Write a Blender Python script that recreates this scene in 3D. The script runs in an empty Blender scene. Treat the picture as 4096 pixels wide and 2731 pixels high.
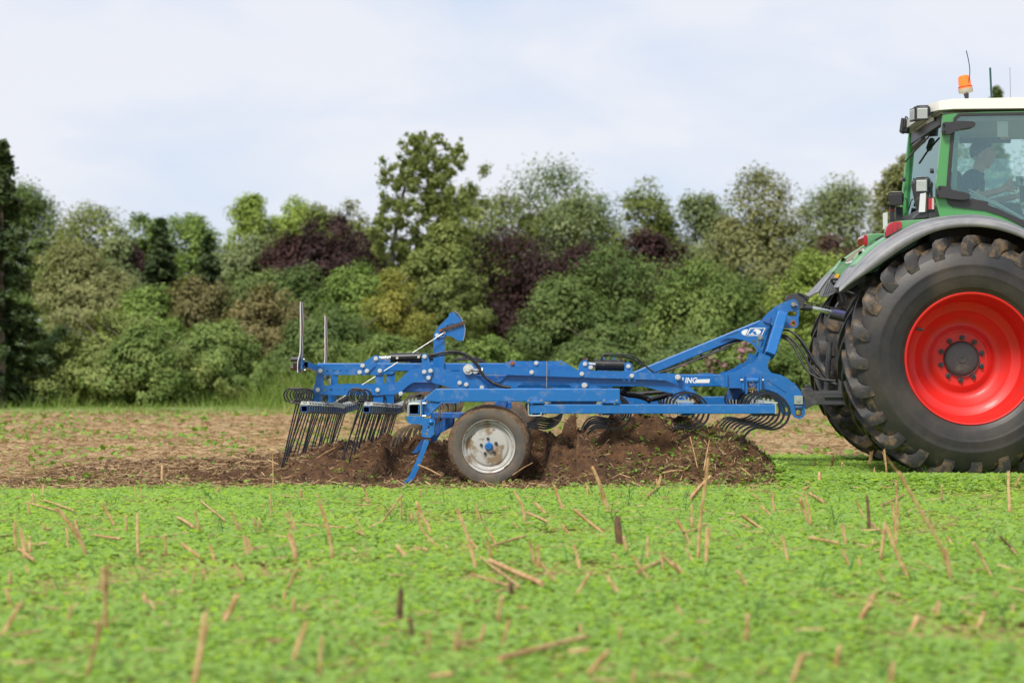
import bpy, bmesh, math, random
import numpy as np
from mathutils import Vector, Matrix, Quaternion
from mathutils.geometry import tessellate_polygon
R = math.radians
random.seed(7); rng = np.random.default_rng(11)
scene = bpy.context.scene
col = scene.collection

# ------------------------------------------------------------------ camera, sky, sun, exposure
FPX, CX, CY, CAMZ, CAMY = 6966.0, 2310.0, 1450.0, 1.046, -16.5      # focal length and vanishing point on the 4096 px frame
cam_d = bpy.data.cameras.new('camera'); cam = bpy.data.objects.new('camera', cam_d); col.objects.link(cam)
cam.location = (0, CAMY, CAMZ); cam.rotation_euler = (R(90), 0, 0)
cam_d.sensor_width = 36; cam_d.lens = FPX / 4096 * 36
cam_d.shift_x = (2048 - CX) / 4096; cam_d.shift_y = (CY - 1365.5) / 4096
cam_d.clip_end = 3000
cam_d.dof.use_dof = True; cam_d.dof.focus_distance = 15.2; cam_d.dof.aperture_fstop = 1.75
scene.camera = cam

SUN_EL, SUN_AZ = R(52), R(205)          # azimuth measured from +y (away from the camera) clockwise
world = bpy.data.worlds.new('World'); scene.world = world; world.use_nodes = True
wn, wl = world.node_tree.nodes, world.node_tree.links
bg = wn['Background']; bg.inputs['Strength'].default_value = 0.1
sky = wn.new('ShaderNodeTexSky'); sky.sky_type = 'NISHITA'; sky.sun_disc = False
sky.sun_elevation = SUN_EL; sky.sun_rotation = SUN_AZ; sky.dust_density = 2.0
tc = wn.new('ShaderNodeTexCoord'); mp = wn.new('ShaderNodeMapping'); mp.inputs['Scale'].default_value = (1.0, 1.0, 2.6)
mp.inputs['Location'].default_value = (0.35, 0.2, 0.3)
n1 = wn.new('ShaderNodeTexNoise'); n1.inputs['Scale'].default_value = 5.6; n1.inputs['Detail'].default_value = 5; n1.inputs['Roughness'].default_value = 0.48; n1.inputs['Distortion'].default_value = 0.3
cr = wn.new('ShaderNodeValToRGB'); cr.color_ramp.elements[0].position = 0.34; cr.color_ramp.elements[1].position = 0.585
cr.color_ramp.elements[0].color = (0.68, 0.78, 0.955, 1); cr.color_ramp.elements[1].color = (0.885, 0.90, 0.97, 1)
sc_ = wn.new('ShaderNodeVectorMath'); sc_.operation = 'SCALE'; sc_.inputs['Scale'].default_value = 7.9
mx = wn.new('ShaderNodeMix'); mx.data_type = 'RGBA'; mx.inputs['Factor'].default_value = 0.9
wl.new(tc.outputs['Generated'], mp.inputs['Vector']); wl.new(mp.outputs['Vector'], n1.inputs['Vector'])
wl.new(n1.outputs['Fac'], cr.inputs['Fac']); wl.new(cr.outputs['Color'], sc_.inputs[0])
wl.new(sky.outputs['Color'], mx.inputs['A']); wl.new(sc_.outputs['Vector'], mx.inputs['B']); wl.new(mx.outputs['Result'], bg.inputs['Color'])
sun_d = bpy.data.lights.new('sun', 'SUN'); sun = bpy.data.objects.new('sun', sun_d); col.objects.link(sun)
sun_d.energy = 3.2; sun_d.angle = R(14); sun_d.color = (1.0, 0.955, 0.88)
sdir = Vector((math.sin(SUN_AZ) * math.cos(SUN_EL), math.cos(SUN_AZ) * math.cos(SUN_EL), math.sin(SUN_EL)))
sun.rotation_euler = sdir.to_track_quat('Z', 'Y').to_euler(); sun.location = (0, 0, 30)
scene.view_settings.view_transform = 'Standard'; scene.view_settings.look = 'None'
scene.view_settings.gamma = 1; scene.view_settings.exposure = 0.35
scene.render.engine = 'CYCLES'; scene.cycles.use_denoising = True
scene.cycles.max_bounces = 6; scene.cycles.transparent_max_bounces = 12

# ------------------------------------------------------------------ helpers
def W(p, y):                                   # a point of the photograph's frame at depth plane y, in metres
    d = y - CAMY
    return Vector(((p[0] - CX) / FPX * d, y, CAMZ + (CY - p[1]) / FPX * d))
CROP = dict(A=(1100, 1200, 5.2275), B=(1450, 1200, 4.182), C=(1100, 1500, 4.182), D=(1550, 1500, 3.485), E=(1900, 1380, 4.182),
            F=(2300, 1380, 3.485), G=(2850, 1150, 4.182), H=(2800, 1450, 3.485), K=(1050, 1150, 1.889), T=(3550, 350, 3.824),
            U=(3550, 700, 3.824), V=(3250, 850, 4.182), X=(3780, 180, 6.535), L=(0, 1800, 1.68), M=(1400, 1800, 1.68), N=(2700, 1800, 1.684))
def Q(k, *pts):
    ox, oy, s = CROP[k]
    r = [(ox + a / s, oy + b / s) for a, b in pts]
    return r if len(r) > 1 else r[0]
WL = {}
def wl_of(o): return WL.get(o.name, Vector((0, 0, 0))) if o else Vector((0, 0, 0))
def thing(name, loc, label, cat, group=None):
    o = bpy.data.objects.new(name, None); col.objects.link(o); o.location = loc; o.empty_display_size = 0.2
    WL[o.name] = Vector(loc); tag(o, label, cat, group); return o
def tag(o, label=None, cat=None, group=None, kind=None):
    if label: o['label'] = label
    if cat: o['category'] = cat
    if group: o['group'] = group
    if kind: o['kind'] = kind
    return o
def joinvf(*gs):
    V, F = [], []
    for v, f in gs:
        n = len(V); V += list(v); F += [tuple(i + n for i in q) for q in f]
    return V, F
def mesh_of(name, vf, mat, off=Vector((0, 0, 0)), smooth=None):
    V, F = vf
    me = bpy.data.meshes.new(name); me.from_pydata([tuple(Vector(v) - off) for v in V], [], F)
    bm = bmesh.new(); bm.from_mesh(me); bmesh.ops.recalc_face_normals(bm, faces=bm.faces); bm.to_mesh(me); bm.free()
    me.materials.append(mat)
    if smooth is not None:
        me.polygons.foreach_set('use_smooth', [True] * len(me.polygons)); me.set_sharp_from_angle(angle=R(smooth))
    return me
def mk(name, vf, mat, parent=None, smooth=None, bev=0, label=None):
    off = wl_of(parent)
    o = bpy.data.objects.new(name, mesh_of(name, vf, mat, off, smooth)); col.objects.link(o)
    if parent: o.parent = parent; WL[o.name] = off
    if bev:
        m = o.modifiers.new('bevel', 'BEVEL'); m.width = bev; m.segments = 2; m.limit_method = 'ANGLE'; m.angle_limit = R(40)
    if label: o['label'] = label
    return o
def put(name, me, loc, parent=None, rot=None):
    o = bpy.data.objects.new(name, me); col.objects.link(o)
    o.location = Vector(loc) - wl_of(parent)
    if rot is not None: o.rotation_euler = rot
    if parent: o.parent = parent
    return o
def dup(o, dv, parent=None):
    c = o.copy(); col.objects.link(c); c.location = Vector(o.location) + Vector(dv)
    p = parent or o.parent
    c.parent = p
    if p: WL[c.name] = wl_of(p)
    return c
def chaikin(pts, it=1, closed=True):
    for _ in range(it):
        n = len(pts); q = []
        for i in range(n if closed else n - 1):
            a, b = pts[i], pts[(i + 1) % n]
            q += [tuple(a[k] * .75 + b[k] * .25 for k in range(len(a))), tuple(a[k] * .25 + b[k] * .75 for k in range(len(a)))]
        pts = q if closed else [pts[0]] + q + [pts[-1]]
    return pts
def disc2(cx, cy, r, n=14): return [(cx + r * math.cos(2 * math.pi * i / n), cy + r * math.sin(2 * math.pi * i / n)) for i in range(n)]
def stadium(a, b, r, n=7):
    t = math.atan2(b[1] - a[1], b[0] - a[0]); p = []
    for c, s in ((a, t + math.pi / 2), (b, t - math.pi / 2)):
        p += [(c[0] + r * math.cos(s + math.pi * i / n), c[1] + r * math.sin(s + math.pi * i / n)) for i in range(n + 1)]
    return p
def plate(pts, y, t, holes=()):                # flat plate in the x-z plane, front face at y, thickness t, real holes
    loops = [[W(p, y) for p in pts]] + [[W(p, y) for p in h] for h in holes]
    tris = tessellate_polygon([[Vector((v.x, v.z, 0)) for v in l] for l in loops])
    V = [v for l in loops for v in l]; n = len(V)
    V = V + [Vector((v.x, v.y + t, v.z)) for v in V]
    F = [tuple(f) for f in tris] + [tuple(i + n for i in reversed(f)) for f in tris]
    s = 0
    for l in loops:
        m = len(l)
        for i in range(m):
            a, b = s + i, s + (i + 1) % m
            F.append((a, b, b + n, a + n))
        s += m
    return V, F
def box(x0, x1, y0, y1, z0, z1):
    V = [(x, y, z) for x in (x0, x1) for y in (y0, y1) for z in (z0, z1)]
    return [Vector(v) for v in V], [(0, 1, 3, 2), (4, 6, 7, 5), (0, 4, 5, 1), (2, 3, 7, 6), (0, 2, 6, 4), (1, 5, 7, 3)]
def pbox(p0, p1, y, t):                        # box whose front face spans two frame points at plane y
    a, b = W(p0, y), W(p1, y)
    return box(min(a.x, b.x), max(a.x, b.x), y, y + t, min(a.z, b.z), max(a.z, b.z))
def beam(a, b, w, h, up=Vector((0, 0, 1)), open_=False):
    a, b = Vector(a), Vector(b); d = (b - a).normalized(); s = d.cross(up)
    if s.length < 1e-4: s = Vector((1, 0, 0))
    s.normalize(); u = s.cross(d)
    V = [p + s * (i * w / 2) + u * (j * h / 2) for p in (a, b) for i, j in ((-1, -1), (1, -1), (1, 1), (-1, 1))]
    return V, [(0, 1, 2, 3), (7, 6, 5, 4), (0, 4, 5, 1), (1, 5, 6, 2), (2, 6, 7, 3), (3, 7, 4, 0)]
def hollow_y(c, w, h, t, y0, y1):              # open-ended square tube along y
    V, F = [], []
    for y in (y0, y1):
        for (ww, hh) in ((w, h), (w - 2 * t, h - 2 * t)):
            V += [Vector((c[0] + sx * ww / 2, y, c[1] + sz * hh / 2)) for sx, sz in ((-1, -1), (1, -1), (1, 1), (-1, 1))]
    for i in range(4):
        j = (i + 1) % 4
        F += [(i, j, j + 4, i + 4), (8 + i, 12 + i, 12 + j, 8 + j), (i, 8 + i, 8 + j, j), (4 + i, 4 + j, 12 + j, 12 + i)]
    return V, F
def tube(path, r, n=8, caps=True, sec=None):   # round (or custom section) tube along a path
    P = [Vector(p) for p in path]; m = len(P)
    rr = r if isinstance(r, (list, tuple)) else [r] * m
    T = [(P[min(i + 1, m - 1)] - P[max(i - 1, 0)]).normalized() for i in range(m)]
    ref = Vector((0, 1, 0)) if abs(T[0].y) < .9 else Vector((1, 0, 0))
    N = (ref - T[0] * ref.dot(T[0])).normalized(); V, F = [], []
    sec = sec or [(math.cos(2 * math.pi * i / n), math.sin(2 * math.pi * i / n)) for i in range(n)]; n = len(sec)
    for i in range(m):
        if i: N = (N - T[i] * N.dot(T[i])).normalized()
        B = T[i].cross(N)
        V += [P[i] + N * (a * rr[i]) + B * (b * rr[i]) for a, b in sec]
    for i in range(m - 1):
        for j in range(n):
            k = (j + 1) % n
            F.append((i * n + j, i * n + k, (i + 1) * n + k, (i + 1) * n + j))
    if caps: F += [tuple(range(n - 1, -1, -1)), tuple(range((m - 1) * n, m * n))]
    return V, F
def smoothpath(pts, it=2): return [Vector(p) for p in chaikin([tuple(p) for p in pts], it, False)]
def cyl(a, b, r, n=14): return tube([a, b], r, n)
def lathe_y(prof, c, n=48, closed=False):      # profile (radius, y) revolved about the axis along y through c=(x,z)
    V, F = [], []; m = len(prof)
    for i in range(n):
        a = 2 * math.pi * i / n
        V += [Vector((c[0] + r * math.cos(a), y, c[1] + r * math.sin(a))) for r, y in prof]
    for i in range(n):
        k = (i + 1) % n
        for j in range(m if closed else m - 1):
            l = (j + 1) % m
            F.append((i * m + j, i * m + l, k * m + l, k * m + j))
    return V, F
def np_mesh(name, V, nv, mat, parent=None, tint=None, smooth=False, nrm=None):   # V: (faces*nv, 3) array, each face nv own vertices
    V = np.asarray(V, dtype=np.float32).reshape(-1, 3); nf = len(V) // nv
    me = bpy.data.meshes.new(name); me.vertices.add(len(V)); me.vertices.foreach_set('co', V.ravel())
    me.loops.add(len(V)); me.loops.foreach_set('vertex_index', np.arange(len(V), dtype=np.int32))
    me.polygons.add(nf); me.polygons.foreach_set('loop_start', np.arange(0, len(V), nv, dtype=np.int32))
    try: me.polygons.foreach_set('loop_total', np.full(nf, nv, dtype=np.int32))
    except Exception: pass
    if tint is not None:
        at = me.attributes.new('tint', 'FLOAT', 'FACE'); at.data.foreach_set('value', np.asarray(tint, dtype=np.float32))
    me.materials.append(mat); me.update(calc_edges=True)
    if smooth or nrm is not None: me.polygons.foreach_set('use_smooth', np.ones(nf, dtype=bool))
    if nrm is not None:                         # soft foliage normals, one per face
        at = me.attributes.new('custom_normal', 'FLOAT_VECTOR', 'CORNER'); at.data.foreach_set('vector', np.repeat(np.asarray(nrm, dtype=np.float32), nv, 0).ravel())
    o = bpy.data.objects.new(name, me); col.objects.link(o)
    if parent: o.parent = parent
    return o

# ------------------------------------------------------------------ materials
def mat(name, c, rough=.5, metal=0., c2=None, scale=8., lo=.5, hi=.6, detail=4., bump=0., bscale=60., coat=0., spec=.5, c3=None, s3=3., lo3=.55, hi3=.75, rough2=None):
    m = bpy.data.materials.new(name); m.use_nodes = True; nt = m.node_tree; N, L = nt.nodes, nt.links
    b = N['Principled BSDF']; b.inputs['Base Color'].default_value = (*c, 1); b.inputs['Roughness'].default_value = rough
    b.inputs['Metallic'].default_value = metal; b.inputs['Specular IOR Level'].default_value = spec
    if coat: b.inputs['Coat Weight'].default_value = coat; b.inputs['Coat Roughness'].default_value = .12
    t = N.new('ShaderNodeTexCoord'); src = None
    def layer(prev, cc, sc, l, h, seed):
        no = N.new('ShaderNodeTexNoise'); no.noise_dimensions = '4D'; no.inputs['W'].default_value = seed; no.inputs['Scale'].default_value = sc; no.inputs['Detail'].default_value = detail; no.inputs['Roughness'].default_value = .62
        L.new(t.outputs['Object'], no.inputs['Vector'])
        mr = N.new('ShaderNodeMapRange'); mr.inputs['From Min'].default_value = l; mr.inputs['From Max'].default_value = h; L.new(no.outputs['Fac'], mr.inputs['Value'])
        mx = N.new('ShaderNodeMix'); mx.data_type = 'RGBA'; L.new(mr.outputs['Result'], mx.inputs['Factor'])
        if prev is None: mx.inputs['A'].default_value = (*c, 1)
        else: L.new(prev, mx.inputs['A'])
        mx.inputs['B'].default_value = (*cc, 1)
        return mx.outputs['Result'], mr
    if c2: src, mr = layer(None, c2, scale, lo, hi, 1.3)
    if c2 and rough2 is not None:
        q = N.new('ShaderNodeMapRange'); q.inputs['To Min'].default_value = rough; q.inputs['To Max'].default_value = rough2; L.new(mr.outputs['Result'], q.inputs['Value']); L.new(q.outputs['Result'], b.inputs['Roughness'])
    if c3: src, _ = layer(src, c3, s3, lo3, hi3, 5.1)
    if src: L.new(src, b.inputs['Base Color'])
    if bump:
        no = N.new('ShaderNodeTexNoise'); no.inputs['Scale'].default_value = bscale; no.inputs['Detail'].default_value = 5; L.new(t.outputs['Object'], no.inputs['Vector'])
        bp = N.new('ShaderNodeBump'); bp.inputs['Strength'].default_value = bump; bp.inputs['Distance'].default_value = .02; L.new(no.outputs['Fac'], bp.inputs['Height']); L.new(bp.outputs['Normal'], b.inputs['Normal'])
    return m
def leafmat(name, c, c2, trans=.35, rough=.55):
    m = bpy.data.materials.new(name); m.use_nodes = True; nt = m.node_tree; N, L = nt.nodes, nt.links
    b = N['Principled BSDF']; b.inputs['Roughness'].default_value = rough; b.inputs['Specular IOR Level'].default_value = .25
    a = N.new('ShaderNodeAttribute'); a.attribute_name = 'tint'
    mx = N.new('ShaderNodeMix'); mx.data_type = 'RGBA'; L.new(a.outputs['Fac'], mx.inputs['Factor'])
    mx.inputs['A'].default_value = (*c, 1); mx.inputs['B'].default_value = (*c2, 1)
    L.new(mx.outputs['Result'], b.inputs['Base Color'])
    tr = N.new('ShaderNodeBsdfTranslucent'); hs = N.new('ShaderNodeMix'); hs.data_type = 'RGBA'; hs.blend_type = 'MULTIPLY'; hs.inputs['Factor'].default_value = 1
    L.new(mx.outputs['Result'], hs.inputs['A']); hs.inputs['B'].default_value = (1.15, 1.1, .55, 1); L.new(hs.outputs['Result'], tr.inputs['Color'])
    ms = N.new('ShaderNodeMixShader'); ms.inputs['Fac'].default_value = trans
    L.new(b.outputs['BSDF'], ms.inputs[1]); L.new(tr.outputs['BSDF'], ms.inputs[2]); L.new(ms.outputs['Shader'], N['Material Output'].inputs['Surface'])
    return m
BLUE = mat('blue_paint', (.008, .135, .41), .32, c2=(.085, .18, .38), scale=14, lo=.54, hi=.70, coat=.2, c3=(.22, .165, .115), s3=34, lo3=.66, hi3=.73, rough2=.6)
BLUE2 = mat('blue_paint_dusty', (.010, .105, .38), .38, c2=(.10, .15, .27), scale=13, lo=.52, hi=.66, coat=.1, c3=(.16, .115, .075), s3=22, lo3=.62, hi3=.72)
STEEL = mat('zinc_steel', (.40, .41, .41), .42, .7, c2=(.26, .25, .23), scale=40, lo=.5, hi=.65)
ZINC = mat('bright_zinc', (.60, .61, .58), .45, .3, c2=(.38, .36, .31), scale=50, lo=.55, hi=.68)
CHROME = mat('chrome_rod', (.80, .81, .83), .12, 1.)
ZINCP = mat('zinc_plate', (.38, .42, .38), .5, .3)
BLACK = mat('black_paint', (.013, .013, .015), .35, c2=(.06, .055, .05), scale=20, lo=.58, hi=.7)
TINE = mat('tine_steel', (.022, .024, .032), .36, .35, c2=(.10, .07, .045), scale=14, lo=.54, hi=.68)
TINEW = mat('worn_tine_steel', (.06, .055, .052), .42, .35, c2=(.20, .135, .085), scale=9, lo=.40, hi=.56)
RUBH = mat('hose_rubber', (.018, .018, .019), .5, c2=(.07, .063, .055), scale=26, lo=.52, hi=.7)
GUN = mat('grey_casting', (.060, .060, .066), .5, .2, c2=(.12, .11, .10), scale=9, lo=.55, hi=.7)
RUST = mat('rusty_steel', (.12, .055, .03), .7, .2, c2=(.05, .04, .035), scale=30, lo=.45, hi=.6)
RUSTO = mat('orange_rust', (.33, .10, .03), .75)
HOLE = mat('opening_dark', (.006, .006, .007), .8)  # near-black colour stands in for the shade inside openings
GREEN = mat('green_paint', (.078, .29, .092), .30, c2=(.10, .26, .115), scale=5, lo=.5, hi=.75, coat=.3)
GREENF = mat('green_paint_dusty', (.11, .31, .13), .38, c2=(.25, .37, .24), scale=6, lo=.47, hi=.7, coat=.1)
FGREY = mat('fender_plastic', (.20, .20, .215), .5, c2=(.28, .275, .275), scale=5, lo=.45, hi=.65, c3=(.33, .31, .28), s3=45, lo3=.67, hi3=.74)
DPLAS = mat('dark_plastic', (.034, .034, .038), .42)
CREAM = mat('cream_roof', (.80, .78, .71), .3, coat=.2)
REDR = mat('red_rim', (.62, .016, .011), .48, coat=.08, c2=(.50, .025, .02), scale=6, lo=.5, hi=.75)
TYRE = mat('tyre_rubber', (.017, .017, .019), .6, c2=(.034, .030, .026), scale=4.5, lo=.42, hi=.66, c3=(.17, .11, .055), s3=8, lo3=.50, hi3=.68, bump=.06, bscale=50)
SIDEW = mat('tyre_sidewall', (.015, .015, .016), .5, c2=(.052, .041, .032), scale=2.2, lo=.40, hi=.66, bump=.05, bscale=40)
TYREM = mat('muddy_tyre', (.080, .074, .066), .75, c2=(.135, .105, .075), scale=7, lo=.38, hi=.58, bump=.1, bscale=60)
MUDT = mat('muddy_tread', (.11, .062, .032), .9, c2=(.18, .115, .068), scale=16, lo=.4, hi=.6, bump=.6, bscale=45)
RIMG = mat('silver_rim', (.47, .46, .43), .5, .15, c2=(.26, .185, .115), scale=7, lo=.535, hi=.62, c3=(.15, .085, .04), s3=5, lo3=.60, hi3=.64)
REDL = mat('red_lens', (.42, .012, .022), .18, coat=.5)
ORNG = mat('amber_lens', (.95, .21, .012), .2, coat=.4)
WHITE = mat('white_vinyl', (.78, .79, .78), .45, c2=(.5, .44, .35), scale=30, lo=.62, hi=.72)
LENS = mat('lamp_lens', (.62, .66, .62), .15, .1, coat=.6)
LREFL = mat('lamp_strip', (.30, .33, .31), .3, .3)
SOILM = None
# ------------------------------------------------------------------ noise on arrays
_tab = rng.random((257, 257)).astype(np.float32)
def vnoise(x, y):
    xi, yi = np.floor(x).astype(int), np.floor(y).astype(int); fx, fy = x - xi, y - yi
    fx = fx * fx * (3 - 2 * fx); fy = fy * fy * (3 - 2 * fy); a, b = xi % 256, yi % 256
    return (_tab[a, b] * (1 - fx) + _tab[a + 1, b] * fx) * (1 - fy) + (_tab[a, b + 1] * (1 - fx) + _tab[a + 1, b + 1] * fx) * fy
def fbm(x, y, o=4, g=.5):
    s = 0; a = 1; t = 0
    for i in range(o): s = s + a * vnoise(x * 2 ** i + 17 * i, y * 2 ** i + 31 * i); t += a; a *= g
    return s / t
def sstep(a, b, v):
    t = np.clip((v - a) / (b - a), 0, 1); return t * t * (3 - 2 * t)
def gz(x, y):                                   # gentle lie of the land
    return .045 * sstep(1.2, 2.4, x) * np.exp(-((y + 2.2) / .62) ** 2) + .012 * (fbm(x * .8 + 50, y * .8 + 50, 3) - .5)
def grid_vf(xs, ys, zf):
    X, Y = np.meshgrid(xs, ys, indexing='ij'); Z = zf(X, Y); n = len(ys)
    V = np.stack([X, Y, Z], -1).reshape(-1, 3); i = np.arange(len(xs) - 1)[:, None] * n + np.arange(n - 1)[None, :]
    F = np.stack([i, i + n, i + n + 1, i + 1], -1).reshape(-1, 4)
    return V, F
def grid_obj(name, xs, ys, zf, m, parent=None):
    V, F = grid_vf(xs, ys, zf); me = bpy.data.meshes.new(name); me.vertices.add(len(V)); me.vertices.foreach_set('co', V.astype(np.float32).ravel())
    me.loops.add(F.size); me.loops.foreach_set('vertex_index', F.astype(np.int32).ravel()); me.polygons.add(len(F)); me.polygons.foreach_set('loop_start', np.arange(0, F.size, 4, dtype=np.int32))
    me.update(calc_edges=True); me.materials.append(m); me.polygons.foreach_set('use_smooth', [True] * len(F))
    o = bpy.data.objects.new(name, me); col.objects.link(o); o.parent = parent; return o

FIELD = mat('field_soil', (.235, .145, .060), .95, c2=(.41, .29, .14), scale=1.7, lo=.40, hi=.62, detail=9, c3=(.085, .13, .035), s3=.55, lo3=.52, hi3=.72, bump=.5, bscale=9)
FRESH = mat('fresh_soil', (.062, .028, .0102), .95, c2=(.115, .055, .021), scale=11, lo=.42, hi=.62, detail=9, c3=(.025, .011, .0045), s3=6, lo3=.54, hi3=.66, bump=.75, bscale=48)
CLOD = mat('soil_clods', (.055, .024, .0085), .95, c2=(.105, .050, .019), scale=3, lo=.42, hi=.6)
STRAW = leafmat('straw', (.55, .38, .20), (.27, .16, .075), .1, .7)
STRAWL = leafmat('litter_straw', (.50, .355, .20), (.20, .115, .055), .1, .8)
SEEDL = leafmat('seedling_leaf', (.350, .555, .118), (.465, .665, .205), .58, .6)
WEED = leafmat('weed_leaf', (.13, .28, .03), (.27, .40, .07), .34, .5)
BLADE = leafmat('grass_blade', (.075, .20, .055), (.20, .29, .09), .35, .5)
def axis(parts):
    return np.unique(np.concatenate([np.arange(a, b, s) for a, b, s in parts] + [[parts[-1][1]]]))
field = grid_obj('field', axis([(-700, -60, 40), (-60, -10, 2.5), (-10, 10, .2), (10, 60, 2.5), (60, 700, 40)]),
                 axis([(-60, -18, 3), (-18, 6, .2), (6, 30, 1), (30, 200, 8), (200, 1400, 80)]), gz, FIELD)
tag(field, kind='structure')

# the heap of soil and straw thrown up behind and between the tines
HX = .19 + np.array([-4.6, -3.8, -3.2, -2.87, -2.56, -2.05, -1.7, -1.35, -.96, -.57, -.1, .405, .85, 1.15, 1.36, 1.54, 1.70])
HZ = np.array([.0, .03, .08, .16, .20, .20, .25, .24, .25, .33, .35, .42, .43, .35, .22, .08, 0.])
def heap_env(x, y):
    p = np.interp(x, HX, HZ); w = sstep(-1.82, -1.64, x) * (1 - sstep(-.33, -.19, x)); b = 0
    y0 = -2.45 + 1.2 * w + .55 * b + .15 * np.sin(x * 2.1)
    rise = .34 + .66 * sstep(.4, 1.1, x)
    c = sstep(y0, y0 + 1.3 - .3 * rise, y) * (1 - .8 * sstep(1.1, 2.6, y))
    return p * c
def heap_z(x, y):
    e = heap_env(x, y); m = sstep(0, .06, e)
    clod = np.abs(fbm(x * 5 + 3, y * 5 + 9, 5, .62) - .5) * 2
    edge = sstep(-2.75, -2.35, y) * (1 - sstep(2.0, 2.4, y)) * sstep(-5.6, -4.8, x) * (1 - sstep(1.80, 1.95, x))
    return gz(x, y) + .006 * edge - .03 * (1 - edge) + e * (.84 + .85 * (fbm(x * 2.6, y * 2.6, 4, .55) - .5) * 2) + edge * (.075 * clod + .055 * np.abs(fbm(x * 17, y * 17, 4, .65) - .5) * 2 - .015) * (.35 + .65 * m) + m * (.13 + .12 * sstep(.7, 1.2, x)) * (fbm(x * 6 + 7, y * 6, 5, .62) - .5)
heap = grid_obj('soil_heap', np.arange(-5.6, 2.0, .016), np.arange(-2.8, 2.45, .019), heap_z, FRESH); tag(heap, kind='structure')

def prisms(P, D, Lh, Wd):                       # straw-like three-sided sticks, centre P, unit direction D, half length, radius
    up = np.array([0, 0, 1.]) + .3 * rng.standard_normal(D.shape); S = np.cross(D, up); S /= np.linalg.norm(S, axis=1)[:, None]; U = np.cross(S, D)
    out = []
    cs = [(math.cos(a), math.sin(a)) for a in (0, 2.1, 4.2)]
    A, B = P - D * Lh[:, None], P + D * Lh[:, None]
    for i in range(3):
        o0 = (S * cs[i][0] + U * cs[i][1]) * Wd[:, None]; j = (i + 1) % 3; o1 = (S * cs[j][0] + U * cs[j][1]) * Wd[:, None]
        out.append(np.stack([A + o0, B + o0, B + o1, A + o1], 1))
    return np.stack(out, 1).reshape(-1, 3), 3
def rnd_dir(n, flat=.35):
    a = rng.random(n) * 2 * np.pi; z = flat * rng.standard_normal(n); D = np.stack([np.cos(a), np.sin(a), z], 1); return D / np.linalg.norm(D, axis=1)[:, None]
def blobs(P, r):                                # irregular clods: jittered octahedra
    n = len(P); O = np.array([(1, 0, 0), (-1, 0, 0), (0, 1, 0), (0, -1, 0), (0, 0, 1), (0, 0, -1)], float)
    V = O[None] * (r[:, None, None] * (.55 + .8 * rng.random((n, 6, 1)))) + .35 * r[:, None, None] * rng.standard_normal((n, 6, 3)) + P[:, None]
    T = np.array([(0, 2, 4), (2, 1, 4), (1, 3, 4), (3, 0, 4), (2, 0, 5), (1, 2, 5), (3, 1, 5), (0, 3, 5)])
    return V[:, T].reshape(-1, 3)
# clods lying on the heap and hanging in the air just above it
n = 25000; x = rng.uniform(-4.9, 1.82, n); y = -2.5 + 4.2 * rng.random(n) ** 1.3; r = .003 + .013 * rng.random(n) ** 3
z = heap_z(x, y) + r * .3
k = rng.random(n) < .16 * sstep(.12, .3, heap_env(x, y)); z[k] += np.abs(rng.standard_normal(k.sum())) * .045; r[k] *= .5
keep = (x < 1.6) | (heap_env(x, y) > .02)
clods = np_mesh('soil_crumbs', blobs(np.stack([x, y, z], 1)[keep], r[keep]), 3, CLOD); tag(clods, 'loose brown soil crumbs flung up between the tines', 'soil', kind='stuff')
# straw and chopped stalks mixed through the heap
def shreds(P, D, Lh, Wd):                       # flat straw shreds, one bent strip each
    up = rng.standard_normal(D.shape); S = np.cross(D, up); S /= np.linalg.norm(S, axis=1)[:, None] + 1e-9
    A, B = P - D * Lh[:, None], P + D * Lh[:, None]; w = S * Wd[:, None]
    return np.stack([A - w, B - w * .6, B + w * .6, A + w], 1).reshape(-1, 3)
n = 62000; x = rng.uniform(-5.4, 1.84, n); y = -2.6 + 4.1 * rng.random(n) ** 1.3
pr = .12 + .88 * sstep(.5, 1.05, x) + .35 * (y < -2.1) + .35 * sstep(.5, .68, fbm(x * 2 + 70, y * 2, 3)); keep = rng.random(n) < pr; x, y = x[keep], y[keep]; n = len(x)
z = heap_z(x, y) + .003 + .028 * rng.random(n) ** 2.2
V = shreds(np.stack([x, y, z], 1), rnd_dir(n, .55), .010 + .042 * rng.random(n) ** 2.2, .0014 + .0034 * rng.random(n) ** 1.6)
o = np_mesh('heap_straw', V, 4, STRAWL, tint=np.clip(rng.random(n) * 1.1, 0, 1)); tag(o, 'chopped straw and roots mixed into the turned brown soil', 'straw', kind='stuff')
# litter of straw over the ground already worked behind the machine
n = 46000; d = 12.8 + 25 * rng.random(n) ** 1.35; y = CAMY + d; x = rng.uniform(-.37, .30, n) * d
keep = ((y > -2.5) & (x < -2.4)) | (y > 2.0) ; keep &= ~((x > 1.5) & (y < 2.2)); x, y, d = x[keep], y[keep], d[keep]; n = len(x)
g = 1 + .02 * (d - 13)
V = shreds(np.stack([x, y, np.where((x > -5.55) & (x < 1.95) & (y < 2.4), heap_z(x, y) + .012, gz(x, y)) + .004 + .03 * rng.random(n) ** 2], 1), rnd_dir(n, .18), (.025 + .075 * rng.random(n) ** 2) * g ** .6, (.0024 + .0036 * rng.random(n)) * g)
o = np_mesh('field_straw', V, 4, STRAWL, tint=rng.random(n)); tag(o, 'pale straw litter scattered over the worked brown field', 'straw', kind='stuff')

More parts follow.
